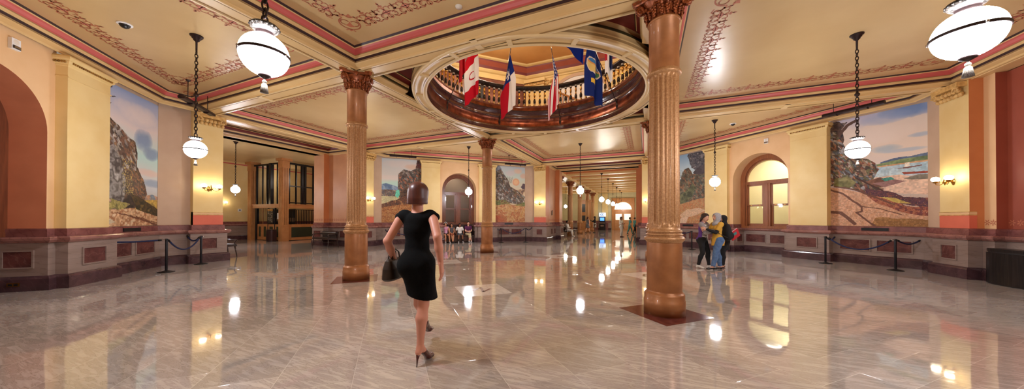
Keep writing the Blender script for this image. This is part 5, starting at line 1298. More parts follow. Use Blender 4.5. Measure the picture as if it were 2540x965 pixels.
class Blob:
    def __init__(s): s.p = []
    def cone(s, a, b, ra, rb, tag='skin', k=.03): s.p.append(('c',np.array(a,float),np.array(b,float),ra,rb,tag,k)); return s
    def ell(s, c, r, tag='skin', k=.03, R=None): s.p.append(('e',np.array(c,float),np.array(r,float),R,None,tag,k)); return s
    def mesh(s, h, cuts=(), grow=0., tags=True):
        lo = np.full(3,9e9); hi = -lo; bb = []
        for q in s.p:
            if q[0] == 'c': r = max(q[3],q[4])+grow; l = np.minimum(q[1],q[2])-r; u = np.maximum(q[1],q[2])+r
            else: r = (max(q[2]) if q[3] is not None else q[2])+grow; l = q[1]-r; u = q[1]+r
            bb.append((l,u)); lo = np.minimum(lo,l); hi = np.maximum(hi,u)
        lo = lo-3*h; n = np.ceil((hi+3*h-lo)/h).astype(int)+1
        F = np.ones(n,np.float32); T = np.zeros(n,np.int8); D = np.ones(n,np.float32); names = []
        for q,(l,u) in zip(s.p,bb):
            m = .035+q[6]; i0 = np.maximum(np.floor((l-m-lo)/h).astype(int),0); i1 = np.minimum(np.ceil((u+m-lo)/h).astype(int)+1,n)
            g = np.meshgrid(*[lo[a]+h*np.arange(i0[a],i1[a]) for a in range(3)],indexing='ij'); P = np.stack(g,-1)
            if q[0] == 'c':
                ab = q[2]-q[1]; L = (ab*ab).sum()+1e-12; t = np.clip(((P-q[1])@ab)/L,0,1); d = np.linalg.norm(P-q[1]-t[...,None]*ab,axis=-1)-(q[3]+(q[4]-q[3])*t)
            else:
                v = P-q[1]
                if q[3] is not None: v = v@q[3]
                w = v/q[2]; k0 = np.linalg.norm(w,axis=-1); k1 = np.linalg.norm(w/q[2],axis=-1); d = k0*(k0-1)/np.maximum(k1,1e-6)
            d = (d-grow).astype(np.float32); S = tuple(slice(i0[a],i1[a]) for a in range(3)); f = F[S]; k = q[6]
            hh = np.clip(.5+.5*(f-d)/max(k,1e-4),0,1); F[S] = f*(1-hh)+d*hh-k*hh*(1-hh)
            if q[5] not in names: names.append(q[5])
            ti = names.index(q[5]); near = d < D[S]; t_ = T[S]; t_[near] = ti; T[S] = t_; D[S] = np.minimum(D[S],d)
        if cuts:
            g = np.meshgrid(*[lo[a]+h*np.arange(n[a]) for a in range(3)],indexing='ij'); P = np.stack(g,-1)
            for c in cuts: F = np.maximum(F,c(P).astype(np.float32))
        V,Q = surface_nets(F,lo,h)
        gi = np.clip(np.round((V-lo)/h).astype(int),0,n-1); vt = T[gi[:,0],gi[:,1],gi[:,2]]
        return V,Q,vt[Q[:,0]],names
def put_blob(bl, h, name, matmap, parent, cuts=(), grow=0.):
    V,Q,t,names = bl.mesh(h,cuts,grow)
    me = bpy.data.meshes.new(name); me.from_pydata(V.tolist(),[],Q.tolist())
    mats = []; lut = []
    for nm in names:
        m = matmap.get(nm,matmap.get('*')) if isinstance(matmap,dict) else matmap
        if m not in mats: mats.append(m)
        lut.append(mats.index(m))
    for m in mats: me.materials.append(MATS[m])
    me.polygons.foreach_set('material_index',np.array(lut)[t].astype(np.int32)); me.polygons.foreach_set('use_smooth',[True]*len(Q)); me.update()
    return link(name,me,parent)
def ik(a, b, l1, l2, hint):
    a = np.array(a,float); b = np.array(b,float); d = b-a; L = np.linalg.norm(d); Lm = min(L,(l1+l2)*.999); u = d/L
    b = a+u*Lm; x = (l1*l1-l2*l2+Lm*Lm)/(2*Lm); y = sqrt(max(l1*l1-x*x,0)); h_ = np.array(hint,float); h_ = h_-u*(h_@u); h_ /= np.linalg.norm(h_)+1e-9
    return a+u*x+h_*y, b
Vn = lambda *a: np.array(a,float)
def nrm(v): v = np.array(v,float); return v/np.linalg.norm(v)
class Body:
    """local frame: x to the person's LEFT is negative (seen from behind, right is +x), y forward, z up"""
    def __init__(s, H=1.65, hip=(0,0,.53), lean=(0,0), twist=0, head=(0,0,0), feet=None, knees=None, hands=None, elbows=None, sit=False, w=1., bust=True, toes=None, curl=.5):
        s.H = H; k = H; s.w = w; s.hip = Vn(*hip)*k if hip[2] < 2 else Vn(*hip)
        hp = s.hip; up = nrm((lean[0],lean[1],1)); s.up = up
        rt = nrm((cos(twist),sin(twist),0)); s.rt = rt; fw = nrm(np.cross(up,rt)); s.fw = fw
        s.waist = hp+up*.085*k; s.chest = hp+up*.2*k; s.neck = hp+up*.305*k+fw*-.004*k; s.sh = {1:s.neck+rt*.098*k*w-up*.028*k, -1:s.neck-rt*.098*k*w-up*.028*k}
        yaw,pitch,roll = head
        hy = nrm(fw*cos(yaw)-rt*sin(yaw)); hf = nrm(hy*cos(pitch)+Vn(0,0,1)*sin(pitch)); hr = nrm(np.cross(hf,Vn(0,0,1)))
        hu = nrm(np.cross(hr,hf)); hu = nrm(hu*cos(roll)+hr*sin(roll)); hr = nrm(np.cross(hf,hu)); s.hf,s.hr,s.hu = hf,hr,hu
        s.head = s.neck+up*.035*k+hu*.065*k+hf*.012*k
        s.hj = {d: hp+Vn(1,0,0)*d*.052*k*cos(twist*.3) for d in (1,-1)}
        feet = feet or {1:(.055,0,.045),-1:(-.055,0,.045)}; knees = knees or {1:(0,1,0),-1:(0,1,0)}
        s.kn = {}; s.an = {}
        for d in (1,-1): s.kn[d],s.an[d] = ik(s.hj[d],Vn(*feet[d])*k,.245*k,.243*k,knees[d])
        hands = hands or {1:(.15,.03,.45),-1:(-.15,.03,.45)}; elbows = elbows or {1:(.3,-1,0),-1:(-.3,-1,0)}
        s.el = {}; s.wr = {}
        for d in (1,-1): s.el[d],s.wr[d] = ik(s.sh[d],Vn(*hands[d])*k,.172*k,.15*k,elbows[d])
        s.toes = toes or {1:(.15,1,0),-1:(-.15,1,0)}; s.curl = curl; s.bust = bust
    def arms(s, B, g=0., only=None, hands=True):
        k = s.H
        for d in (1,-1):
            if only and d not in only: continue
            B.cone(s.sh[d]+s.rt*d*.008*k,s.el[d],.031*k*s.w**.5+g,.0235*k+g,'arm',.02); B.cone(s.el[d],s.el[d]*.6+s.wr[d]*.4,.0235*k+g,.0235*k+g,'arm',.015); B.cone(s.el[d]*.6+s.wr[d]*.4,s.wr[d],.0235*k+g,.0155*k+g,'arm',.015)
            if hands: s.hand(B,d)
    def hand(s, B, d, out=None, palm=None):
        k = s.H; f = nrm(s.wr[d]-s.el[d]); 
        side = getattr(s,'palmdir',{}).get(d)
        n = nrm(side) if side is not None else -s.rt*d           # palm faces this way
        n = nrm(n-f*(n@f)); t = nrm(np.cross(f,n)); 
        if t@s.fw < 0: t = -t                                       # thumb side points forward
        w = s.wr[d]; hl = .104*k
        for q in (-1.2,-.4,.4,1.2): B.cone(w+t*q*.010*k,w+f*hl*.48+t*q*.0135*k,.0095*k,.0088*k,'hand',.010)
        c = s.curl
        for q,L in ((1.25,.40),(.42,.46),(-.42,.43),(-1.25,.33)):
            p = w+f*hl*.5+t*q*.0145*k; r = .0056*k; dirn = f
            for j,(fr,an) in enumerate(((.45,.35),(.32,.55),(.23,.5))):
                dirn = nrm(dirn*cos(an*c)+n*sin(an*c)); e = p+dirn*L*hl*fr*1.1; B.cone(p,e,r,r*.92,'hand',.004); p = e; r *= .92
        p = w+f*hl*.12+t*.018*k; d1 = nrm(f*.75+t*.75+n*.25); e = p+d1*.028*k; B.cone(p,e,.008*k,.0068*k,'hand',.008); d2 = nrm(f+t*.25+n*.3); B.cone(e,e+d2*.03*k,.0066*k,.0055*k,'hand',.004)
    def legs(s, B, g=0., down=1., tag='leg'):
        k = s.H
        for d in (1,-1):
            hj,kn,an = s.hj[d],s.kn[d],s.an[d]; back = nrm(np.cross(nrm(an-kn),Vn(1,0,0))); back = -back if back@(kn-(hj+an)/2) > 0 else back
            B.cone(hj+Vn(d*.004*k,0,-.005*k),hj*.5+kn*.5,.056*k+g,.044*k+g,tag,.03); B.cone(hj*.5+kn*.5,kn,.044*k+g,.032*k+g,tag,.02)
            if down > 0: 
                cf = kn*.68+an*.32+back*.010*k; B.cone(kn,cf,.030*k+g,.0335*k+g,tag,.02); B.cone(cf,kn*.12+an*.88,.0335*k+g,.0195*k+g,tag,.02); B.cone(kn*.12+an*.88,an,.0195*k+g,.0195*k+g,tag,.015)
    def torso(s, B, g=0.):
        k = s.H; R = rot_to(s.rt,s.fw,s.up); w = s.w
        B.ell(s.hip+s.up*.005*k,(.094*k*w+g,.066*k+g,.075*k+g),'torso',.04,R)
        for d in (1,-1): B.ell(s.hip+s.rt*d*.045*k-s.fw*.028*k-s.up*.022*k,(.05*k+g,.05*k+g,.052*k+g),'torso',.03,R)
        B.ell(s.waist+s.up*.01*k,(.078*k*w+g,.053*k+g,.075*k+g),'torso',.05,R)
        B.ell(s.chest,(.088*k*w+g,.060*k+g,.088*k+g),'torso',.05,R)
        B.ell(s.neck-s.up*.045*k,(.09*k*w+g,.046*k+g,.04*k+g),'torso',.04,R)
        if s.bust:
            for d in (1,-1): B.ell(s.chest+s.rt*d*.038*k+s.fw*.047*k+s.up*.012*k,(.034*k+g,.03*k+g,.034*k+g),'torso',.025,R)
        for d in (1,-1): B.ell(s.sh[d]-s.rt*d*.006*k,(.034*k+g,.034*k+g,.034*k+g),'torso',.03)
    def headb(s, B):
        k = s.H; R = rot_to(s.hr,s.hf,s.hu); c = s.head; q = lambda x,y,z: c+(s.hr*x+s.hf*y+s.hu*z)*k
        B.cone(s.neck-s.up*.03*k,s.neck+s.up*.02*k,.034*k,.030*k,'neck',.03); B.cone(s.neck+s.up*.02*k,q(0,-.012,-.03),.030*k,.032*k,'neck',.02)
        B.ell(q(0,-.006,.018),(.047*k,.058*k,.052*k),'head',.02,R); B.ell(q(0,.014,-.022),(.037*k,.041*k,.043*k),'head',.02,R); B.ell(q(0,.034,-.052),(.018*k,.015*k,.012*k),'head',.02,R)
        B.cone(q(0,.050,.005),q(0,.066,-.018),.006*k,.0095*k,'head',.01)
        for d in (1,-1):
            B.ell(q(d*.0195,.0465,.004),(.0085*k,.006*k,.0055*k),'eyew',.002,R); B.ell(q(d*.0195,.0515,.004),(.0042*k,.003*k,.0045*k),'eye',.001,R)
            B.cone(q(d*.011,.051,.0165),q(d*.029,.046,.0165),.003*k,.0022*k,'brow',.004); B.ell(q(d*.047,-.004,-.005),(.006*k,.013*k,.02*k),'head',.006,R)
        B.cone(q(-.012,.0505,-.036),q(.012,.0505,-.036),.0045*k,.0045*k,'lip',.006)
    def foot(s, B, d, barefoot=True, g=0.):
        k = s.H; an = s.an[d]; t = nrm((s.toes[d][0],s.toes[d][1],0)); sd = nrm((t[1],-t[0],0)); z0 = an[2]-.045*k; tz = s.toes[d][2]*k
        B.cone(an,an-t*.014*k-Vn(0,0,.026*k),.020*k+g,.019*k+g,'foot',.015)
        b_ = Vn(an[0],an[1],z0)+t*.075*k+Vn(0,0,.014*k+tz); B.cone(an-Vn(0,0,.012*k)+t*.012*k,b_,.021*k+g,.0135*k+g,'foot',.02)
        for q in (-1,0,1): B.cone(b_+sd*q*.011*k,b_+t*(.034-.006*abs(q))*k+sd*q*.013*k-Vn(0,0,.003*k),.0125*k+g,.010*k+g,'foot',.012)
    def skin(s): 
        B = Blob(); s.torso(B); s.legs(B); s.arms(B); s.headb(B)
        for d in (1,-1): s.foot(B,d)
        return B
def cut_above(z): return lambda P: P[...,2]-z
def cut_below(z): return lambda P: z-P[...,2]
def half(p, n): p = np.array(p,float); n = nrm(n); return lambda P: (P-p)@n     # removes the side n points to
def skinmap(sk, hair='hair_dark'): return {'*':sk,'eyew':sk,'eye':'black','brow':hair,'lip':'lip'}
for n_,c_ in (('skin_light',(226,172,144)),('skin_tan',(196,136,100)),('skin_brown',(140,90,64)),('skin_dark',(96,62,48)),('skin_pink',(214,150,126))): mk(n_,c_,rough=.5)
mk('eyewhite',(232,226,220),rough=.3); mk('lip',(170,90,84),rough=.5)
mk('hair_dark',(40,26,22),(58,36,28),30,.45,stretch=(1,1,.2)); mk('hair_brown',(96,50,40),(70,36,30),30,.4,stretch=(1,1,.15)); mk('hair_black',(22,18,18),rough=.4); mk('hair_short',(46,34,28),rough=.6)
mk('dressblack',(9,10,12),(13,15,16),60,.9,bump=.15,spec=.15); mk('clothblack',(26,26,28),rough=.85); mk('clothwhite',(226,222,216),rough=.85); mk('clothgrey',(150,146,144),rough=.85); mk('denim',(74,104,150),(96,128,170),14,.85); mk('mustard',(222,174,70),(206,158,58),6,.85)
mk('purple',(98,56,140),rough=.8); mk('sweatgrey',(160,152,150),(146,140,138),40,.9); mk('plum',(84,28,72),rough=.85); mk('khaki',(206,190,150),rough=.85); mk('shortsgrey',(80,78,82),rough=.85); mk('teal',(70,130,128),rough=.85); mk('slate',(104,108,120),rough=.85); mk('shoebrown',(82,42,40),rough=.25,coat=.4); mk('shoeblack',(30,28,30),rough=.4); mk('sneaker',(176,172,172),rough=.6); mk('bag',(56,40,28),(40,28,20),12,.5); mk('folderred',(190,40,48),rough=.5); mk('lime',(190,220,60),rough=.8); mk('pinktop',(224,110,160),(206,190,200),16,.85); mk('sole',(200,160,120),rough=.5)
mk_stripe('stripes',(30,30,34),(226,222,218),9.5,'Z',.85); mk_stripe('stripegreen',(226,226,220),(40,70,70),5,'Z',.85); mk_stripe('scarfgrey',(206,204,206),(120,120,128),26,'DIAGONAL',.85,distort=3.)
FIG = []
def person(label, cat, loc, rz, body, sk, hair, h, group=None):
    r = empty('person', loc, rz, label=label, cat=cat, group=group); FIG.append(r)
    put_blob(body.skin(), h, 'body', skinmap(sk,hair if h < .007 else sk), r)
    return r
def hair_short(bd, r, mat, h, thick=.012, low=-.01):
    k = bd.H; c = bd.head; R = rot_to(bd.hr,bd.hf,bd.hu); B = Blob(); q = lambda x,y,z: c+(bd.hr*x+bd.hf*y+bd.hu*z)*k
    B.ell(q(0,-.010,.020),((.047+thick)*k,(.058+thick)*k,(.052+thick)*k),'h',.02,R)
    put_blob(B,h,'hair',mat,r,[half(q(0,.030,.03),bd.hf*.75-bd.hu*.66),half(q(0,0,-.035+low),-bd.hu)])
def hair_long(bd, r, mat, h, length=.12, bob=False):
    k = bd.H; c = bd.head; R = rot_to(bd.hr,bd.hf,bd.hu); B = Blob(); q = lambda x,y,z: c+(bd.hr*x+bd.hf*y+bd.hu*z)*k
    B.ell(q(0,-.008,.020),(.060*k,.070*k,.062*k),'h',.02,R)
    if bob:
        B.ell(q(0,-.018,-.025),(.060*k,.060*k,.060*k),'h',.03,R); B.ell(q(0,-.012,-.058),(.061*k,.056*k,.034*k),'h',.025,R)
        cuts = [half(q(0,.034,.02),bd.hf*.85-bd.hu*.5),half(q(0,0,-.056),nrm(-bd.hu+bd.hf*.12))]
    else:
        B.ell(q(0,-.03,-.03),(.052*k,.042*k,.06*k),'h',.03,R)
        for d in (1,-1): B.cone(q(d*.035,-.03,-.03),q(d*.04,-.04,-.05-length),.028*k,.020*k,'h',.03)
        B.cone(q(0,-.04,-.03),q(0,-.05,-.06-length),.034*k,.022*k,'h',.03); cuts = [half(q(0,.028,.02),bd.hf*.8-bd.hu*.6)]
    put_blob(B,h,'hair',mat,r,cuts)
def neckhole(bd, r=.047, z=.03, f=.012):
    c = bd.neck+bd.up*z*bd.H+bd.fw*f*bd.H
    return lambda P: r*bd.H-np.linalg.norm(P-c,axis=-1)
def shirt(bd, r, mat, h, hem=-.02, sleeve=None, neck=.0, g=.010, name='shirt', flare=0., low=None):
    k = bd.H; B = Blob(); bd.torso(B,0.)
    if hem < -.06: B.cone(bd.hip,bd.hip+bd.up*hem*k,.075*k,.085*k+flare*k,'torso',.05)
    cuts = [neckhole(bd),half(bd.hip+bd.up*hem*k,-bd.up)]
    if sleeve:
        bd.arms(B,.0,hands=False)
        for d in (1,-1):
            a = bd.sh[d]; e = bd.el[d]; wv = bd.wr[d]
            if sleeve <= 1: p = a+(e-a)*sleeve; cuts.append(lambda P,p=p,n=nrm(e-a),d=d: _armcut(P,bd,d,p,n,k))
            else: p = e+(wv-e)*(sleeve-1); cuts.append(lambda P,p=p,n=nrm(wv-e),d=d: _armcut(P,bd,d,p,n,k))
    put_blob(B,h,name,mat,r,cuts,grow=g)
def _armcut(P, bd, d, p, n, k):
    # removes what lies beyond p along the arm, only close to the arm itself
    best = None
    for a,b_ in ((bd.sh[d],bd.el[d]),(bd.el[d],bd.wr[d])):
        ab = b_-a; t = np.clip(((P-a)@ab)/(ab@ab),0,1.25); dd = np.linalg.norm(P-a-t[...,None]*ab,axis=-1); best = dd if best is None else np.minimum(best,dd)
    far = (P-p)@n
    ax = np.linalg.norm(np.stack([(P-bd.chest)@bd.rt,(P-bd.chest)@bd.fw],-1)/np.array([.1*k*bd.w,.085*k]),axis=-1)
    return np.where((best < .05*k),np.minimum(far,.06*k-best),-1.)
def trousers(bd, r, mat, h, length=1., g=.012, top=.06, name='trousers', wide=0.):
    k = bd.H; B = Blob(); R = rot_to(bd.rt,bd.fw,bd.up)
    B.ell(bd.hip+bd.up*.005*k,(.094*k*bd.w,.066*k,.075*k),'l',.04,R)
    for d in (1,-1): B.ell(bd.hip+bd.rt*d*.045*k-bd.fw*.028*k-bd.up*.022*k,(.05*k,.05*k,.052*k),'l',.03,R)
    bd.legs(B,wide,tag='l'); cuts = [half(bd.hip+bd.up*top*k,bd.up)]
    for d in (1,-1):
        a,b_ = bd.kn[d],bd.an[d]
        if length > .5: p = a+(b_-a)*((length-.5)/.5*.97); n = nrm(b_-a)
        else: p = bd.hj[d]+(a-bd.hj[d])*(length*2); n = nrm(a-bd.hj[d])
        def c(P,p=p,n=n,d=d):
            far = (P-p)@n
            if length <= .5:        # shins too
                D2 = None
                for u,v in ((bd.kn[d],bd.an[d]),(p,bd.kn[d])):
                    ab = v-u; t = np.clip(((P-u)@ab)/(ab@ab),0,1); dd = np.linalg.norm(P-u-t[...,None]*ab,axis=-1); D2 = dd if D2 is None else np.minimum(D2,dd)
                return np.where(D2 < .075*k,np.where((P-p)@n > 0,np.minimum(far,.08*k-D2),far),-1.)
            ab = bd.an[d]-bd.kn[d]; t = np.clip(((P-bd.kn[d])@ab)/(ab@ab),0,1.2); D2 = np.linalg.norm(P-bd.kn[d]-t[...,None]*ab,axis=-1)
            return np.where(D2 < .07*k,far,-1.)
        cuts.append(c)
    put_blob(B,h,name,mat,r,cuts,grow=g)
def shoes(bd, r, mat, h, g=.006, high=.02, name='shoe', lift=0.):
    for d in (1,-1):
        B = Blob(); bd.foot(B,d); a = bd.an[d]; t = nrm((bd.toes[d][0],bd.toes[d][1],0))
        put_blob(B,h,name,mat,r,[cut_above(a[2]+high*bd.H)],grow=g)
def face(dx, dy): return atan2(-dx, dy)
# ------------------------------------------------------------------ walking woman in the foreground
bd = Body(H=1.70, hip=(0,.01,.592), lean=(.0,.03), twist=.05, head=(.05,-.06,0), feet={1:(.035,-.02,.099),-1:(-.05,.27,.108)}, knees={1:(.05,1,0),-1:(0,1,0)},
          hands={1:(.175,-.06,.600),-1:(-.165,.05,.598)}, elbows={1:(.6,-1,0),-1:(-.5,-1,0)}, toes={1:(.22,1,-.052),-1:(-.05,1,-.045)}, curl=.6, w=.87)
W = person('woman walking away in a short black sleeveless dress and brown stiletto heels', 'person', (.955,-6.215,0), face(-.27,.96), bd, 'skin_pink', 'hair_brown', .0062)
k = bd.H; B = Blob(); bd.torso(B); hm = Vn(.02,.06,.36)*k
B.cone(bd.hip-bd.up*.01*k, hm, .083*k, .080*k, 'd', .06)
for d in (1,-1): B.cone(bd.hj[d], bd.hj[d]*.3+bd.kn[d]*.7, .049*k, .050*k, 'd', .06); B.cone(bd.sh[d]-bd.rt*d*.02*k, bd.sh[d]+bd.rt*d*.026*k-bd.up*.006*k, .028*k,.020*k,'d',.02)
put_blob(B,.0065,'dress','dressblack',W,[neckhole(bd,.05,.032,.004),half((0,0,.665),(-.22,0,-1))],grow=.009)
hair_long(bd,W,'hair_brown',.0065,bob=True)
for d in (1,-1):
    B = Blob(); bd.foot(B,d); a = bd.an[d]; t = nrm((bd.toes[d][0],bd.toes[d][1],0))
    sh = put_blob(B,.005,'stiletto_shoe','shoebrown',W,[cut_above(a[2]+.012),half(a-t*.0+Vn(0,0,.0)+t*.10-Vn(0,0,.045),t*-.25+Vn(0,0,1))] if d > 0 else [cut_above(a[2]+.012)],grow=.005)
    hb = MB(); hp = a-t*.030; hb.tube([Vector((hp[0],hp[1],a[2]-.06)),Vector((hp[0]-t[0]*.012,hp[1]-t[1]*.012,a[2]-.11)),Vector((hp[0]-t[0]*.02,hp[1]-t[1]*.02,.0 if d > 0 else a[2]-.168))],[.022,.010,.0055],10,'shoebrown'); hb.build('heel', sh)
    sb = MB(); sb.tube([Vector(a+t*.02+Vn(0,0,.03)),Vector(a+t*.035+Vn(0,0,.0)),Vector(a+t*.06+Vn(0,0,-.05))],.012,8,'shoebrown'); sb.build('ankle_strap', sh)
hw = W.matrix_basis
Mw = Matrix.Translation((.955,-6.215,0)) @ Matrix.Rotation(face(-.27,.96),4,'Z')
hb_ = empty('handbag', Mw @ Vector((-.285,.09,.82)), face(-.27,.96), label='dark brown handbag held in the walking woman’s left hand', cat='bag')
b = MB(); P = [(-.06,-.17,0),(.06,-.17,0)]
V = []
for z,wy,wx in ((0,.15,.05),(.02,.17,.065),(.12,.165,.06),(.2,.14,.04),(.22,.13,.02)):
    for a in range(20): t = 2*pi*a/20; c_,s_ = cos(t),sin(t); V.append((wx*abs(c_)**.6*(1 if c_ > 0 else -1), wy*abs(s_)**.5*(1 if s_ > 0 else -1), z))
for j in range(4): b.add(V,[(j*20+i,j*20+(i+1) % 20,(j+1)*20+(i+1) % 20,(j+1)*20+i) for i in range(20)],'bag',True)
b.face(V[:20][::-1],'bag'); b.face(V[80:],'bag'); b.build('body', hb_)
for s in (-1,1):
    b = MB(); b.tube([(s*.022,-.08,.2),(s*.018,-.06,.28),(s*.01,.0,.315),(s*.018,.06,.28),(s*.022,.08,.2)],.007,8,'bag'); b.build('handle', hb_)

# ------------------------------------------------------------------ three women on the right
L_ = (-.917,-.398); Rr = (.917,.398)
# purple jacket
bd = Body(H=1.63, hip=(0,0,.525), lean=(0,.08), head=(-.25,-.18,0), feet={1:(.06,-.05,.05),-1:(-.05,.09,.05)}, hands={1:(.04,.215,.70),-1:(-.03,.215,.71)}, elbows={1:(.4,.0,-1),-1:(-.4,.0,-1)}, curl=1.)
bd.palmdir = {1:(-1,.2,.2),-1:(1,.2,.2)}
W2 = person('woman with long dark hair in a purple and grey jacket over a striped top', 'person', (4.61,2.03,0), face(.78,-.40), bd, 'skin_light', 'hair_dark', .0085)
shirt(bd,W2,'stripes',.0085,hem=-.05,g=.009,name='striped_top')
trousers(bd,W2,'clothblack',.0085,1.,.009); shoes(bd,W2,'clothwhite',.0085); hair_long(bd,W2,'hair_dark',.0085,.10)
k = bd.H; B = Blob(); bd.torso(B); put_blob(B,.0085,'jacket','purple',W2,[neckhole(bd,.055),half(bd.hip-bd.up*.0*k,-bd.up),half(bd.chest+bd.fw*.018*k,bd.fw)],grow=.022)
B = Blob(); bd.arms(B,0,hands=False); put_blob(B,.0085,'jacket_sleeves','sweatgrey',W2,[],grow=.020)
B = Blob(); a = bd.sh[1]; B.cone(bd.sh[-1]-bd.rt*.03*k,bd.sh[-1]-bd.rt*.075*k-bd.up*.20*k-bd.fw*.03*k,.045*k,.042*k,'g',.02); B.cone(bd.sh[-1]-bd.rt*.075*k-bd.up*.20*k-bd.fw*.03*k,bd.sh[-1]-bd.rt*.085*k-bd.up*.36*k-bd.fw*.03*k,.042*k,.034*k,'g',.02)
put_blob(B,.0085,'loose_jacket_side','sweatgrey',W2)
# mustard shirt, headscarf
bd = Body(H=1.62, hip=(0,0,.53), lean=(0,.04), head=(.1,.06,0), feet={1:(.05,-.08,.047),-1:(-.05,.12,.047)}, hands={1:(.05,.215,.70),-1:(-.04,.22,.72)}, elbows={1:(.35,.0,-1),-1:(-.35,.0,-1)}, curl=1., toes={1:(.05,1,0),-1:(-.05,1,0)})
bd.palmdir = {1:(-1,.2,.2),-1:(1,.2,.2)}
W3 = person('woman in a mustard shirt, blue jeans and a grey striped headscarf with a backpack', 'person', (4.97,1.89,0), face(*L_), bd, 'skin_light', 'hair_dark', .0085)
k = bd.H; B = Blob(); bd.torso(B); B.cone(bd.hip,bd.hip-bd.up*.09*k,.078*k,.09*k,'t',.05); bd.arms(B,.004,hands=False)
put_blob(B,.0085,'mustard_shirt','mustard',W3,[neckhole(bd),half(bd.hip-bd.up*.10*k,-bd.up)]+[(lambda P,p=bd.sh[d]*.25+bd.el[d]*.75,n=nrm(bd.el[d]-bd.sh[d]),d=d: _armcut(P,bd,d,p,n,k)) for d in (1,-1)],grow=.014)
B = Blob(); bd.arms(B,0,hands=False); put_blob(B,.0085,'undersleeves','clothblack',W3,[],grow=.006)
trousers(bd,W3,'denim',.0085,1.,.010,wide=.012); shoes(bd,W3,'shoeblack',.0085,.006,-.012)
B = Blob(); R = rot_to(bd.hr,bd.hf,bd.hu); q = lambda x,y,z: bd.head+(bd.hr*x+bd.hf*y+bd.hu*z)*k
B.ell(q(0,-.008,.016),(.062*k,.072*k,.066*k),'s',.03,R); B.ell(q(0,-.012,-.03),(.056*k,.06*k,.05*k),'s',.03,R); B.cone(bd.neck+bd.up*.03*k,bd.neck-bd.up*.02*k,.05*k,.07*k,'s',.04); B.ell(bd.neck+bd.fw*.02*k-bd.up*.02*k,(.075*k,.06*k,.035*k),'s',.03)
def facehole(P):
    v = P-q(0,.06,-.005); w = np.stack([v@bd.hr/(.038*k),v@bd.hf/(.055*k),v@bd.hu/(.05*k)],-1); return (1-np.linalg.norm(w,axis=-1))*.03
put_blob(B,.0085,'headscarf','scarfgrey',W3,[facehole])
M3 = Matrix.Translation((4.97,1.89,0)) @ Matrix.Rotation(face(*L_),4,'Z')
bp_ = empty('backpack', M3 @ Vector((0,-.20,.86)), face(*L_), label='black backpack worn by the woman in the mustard shirt', cat='backpack')
B = Blob(); B.ell((0,-.06,.22),(.155,.105,.26),'b',.03); B.ell((0,-.10,.14),(.145,.11,.17),'b',.03); put_blob(B,.01,'body','clothblack',bp_)
B = Blob(); B.ell((0,-.19,.12),(.11,.045,.11),'b',.02); put_blob(B,.01,'front_pocket','clothblack',bp_)
b = MB(); b.box(-.045,.045,-.245,-.232,.07,.10,'white'); b.build('badge', bp_)
for s in (-1,1):
    b = MB(); b.tube([(s*.09,.02,.42),(s*.1,.09,.53),(s*.105,.17,.55),(s*.11,.27,.45),(s*.12,.30,.3),(s*.13,.24,.18),(s*.13,.08,.1),(s*.12,-.02,.06)],.011,8,'clothblack'); b.build('strap', bp_)
# black clothes, dark headscarf
bd = Body(H=1.56, hip=(0,0,.53), head=(.1,0,0), feet={1:(.05,-.03,.047),-1:(-.05,.05,.047)}, hands={1:(.16,.08,.56),-1:(-.14,.12,.6)}, curl=1.)
W4 = person('woman in black with a dark headscarf, mostly hidden behind the one in mustard', 'person', (5.20,2.36,0), face(*L_), bd, 'skin_light', 'hair_dark', .010)
k = bd.H; B = Blob(); bd.torso(B); B.cone(bd.hip,bd.hip-bd.up*.2*k,.085*k,.095*k,'t',.05); bd.arms(B,.004,hands=False)
put_blob(B,.010,'black_tunic','clothblack',W4,[neckhole(bd),half(bd.hip-bd.up*.18*k,-bd.up)],grow=.012)
trousers(bd,W4,'clothblack',.010,1.,.010,wide=.01); shoes(bd,W4,'shoebrown',.010,.006,-.02)
B = Blob(); R = rot_to(bd.hr,bd.hf,bd.hu); q = lambda x,y,z: bd.head+(bd.hr*x+bd.hf*y+bd.hu*z)*k
B.ell(q(0,-.008,.016),(.062*k,.072*k,.066*k),'s',.03,R); B.cone(q(0,-.01,-.03),bd.neck-bd.up*.03*k,.052*k,.08*k,'s',.04); put_blob(B,.010,'headscarf','clothblack',W4,[facehole])
fd = empty('folder', (5.42,2.06,1.02), face(*L_)+.3, label='red folder carried by the woman in black, sticking out beside the backpack', cat='folder')
b = MB(); M = Matrix.Rotation(radians(-28),4,'X'); b.box(-.015,.015,-.16,.16,-.12,.12,'folderred',M); b.build('cover', fd); b = MB(); b.box(.015,.017,-.07,.05,-.02,.06,'teal',M); b.box(-.017,-.015,-.07,.05,-.02,.06,'teal',M); b.build('sticker', fd)
ph = empty('phone', (4.93,1.86,1.24), face(.78,-.40), label='dark phone held up by the woman in the purple jacket', cat='phone')
b = MB(); M = Matrix.Rotation(radians(35),4,'X'); b.box(-.04,.04,-.006,.006,-.075,.075,'black',M); b.build('case', ph)

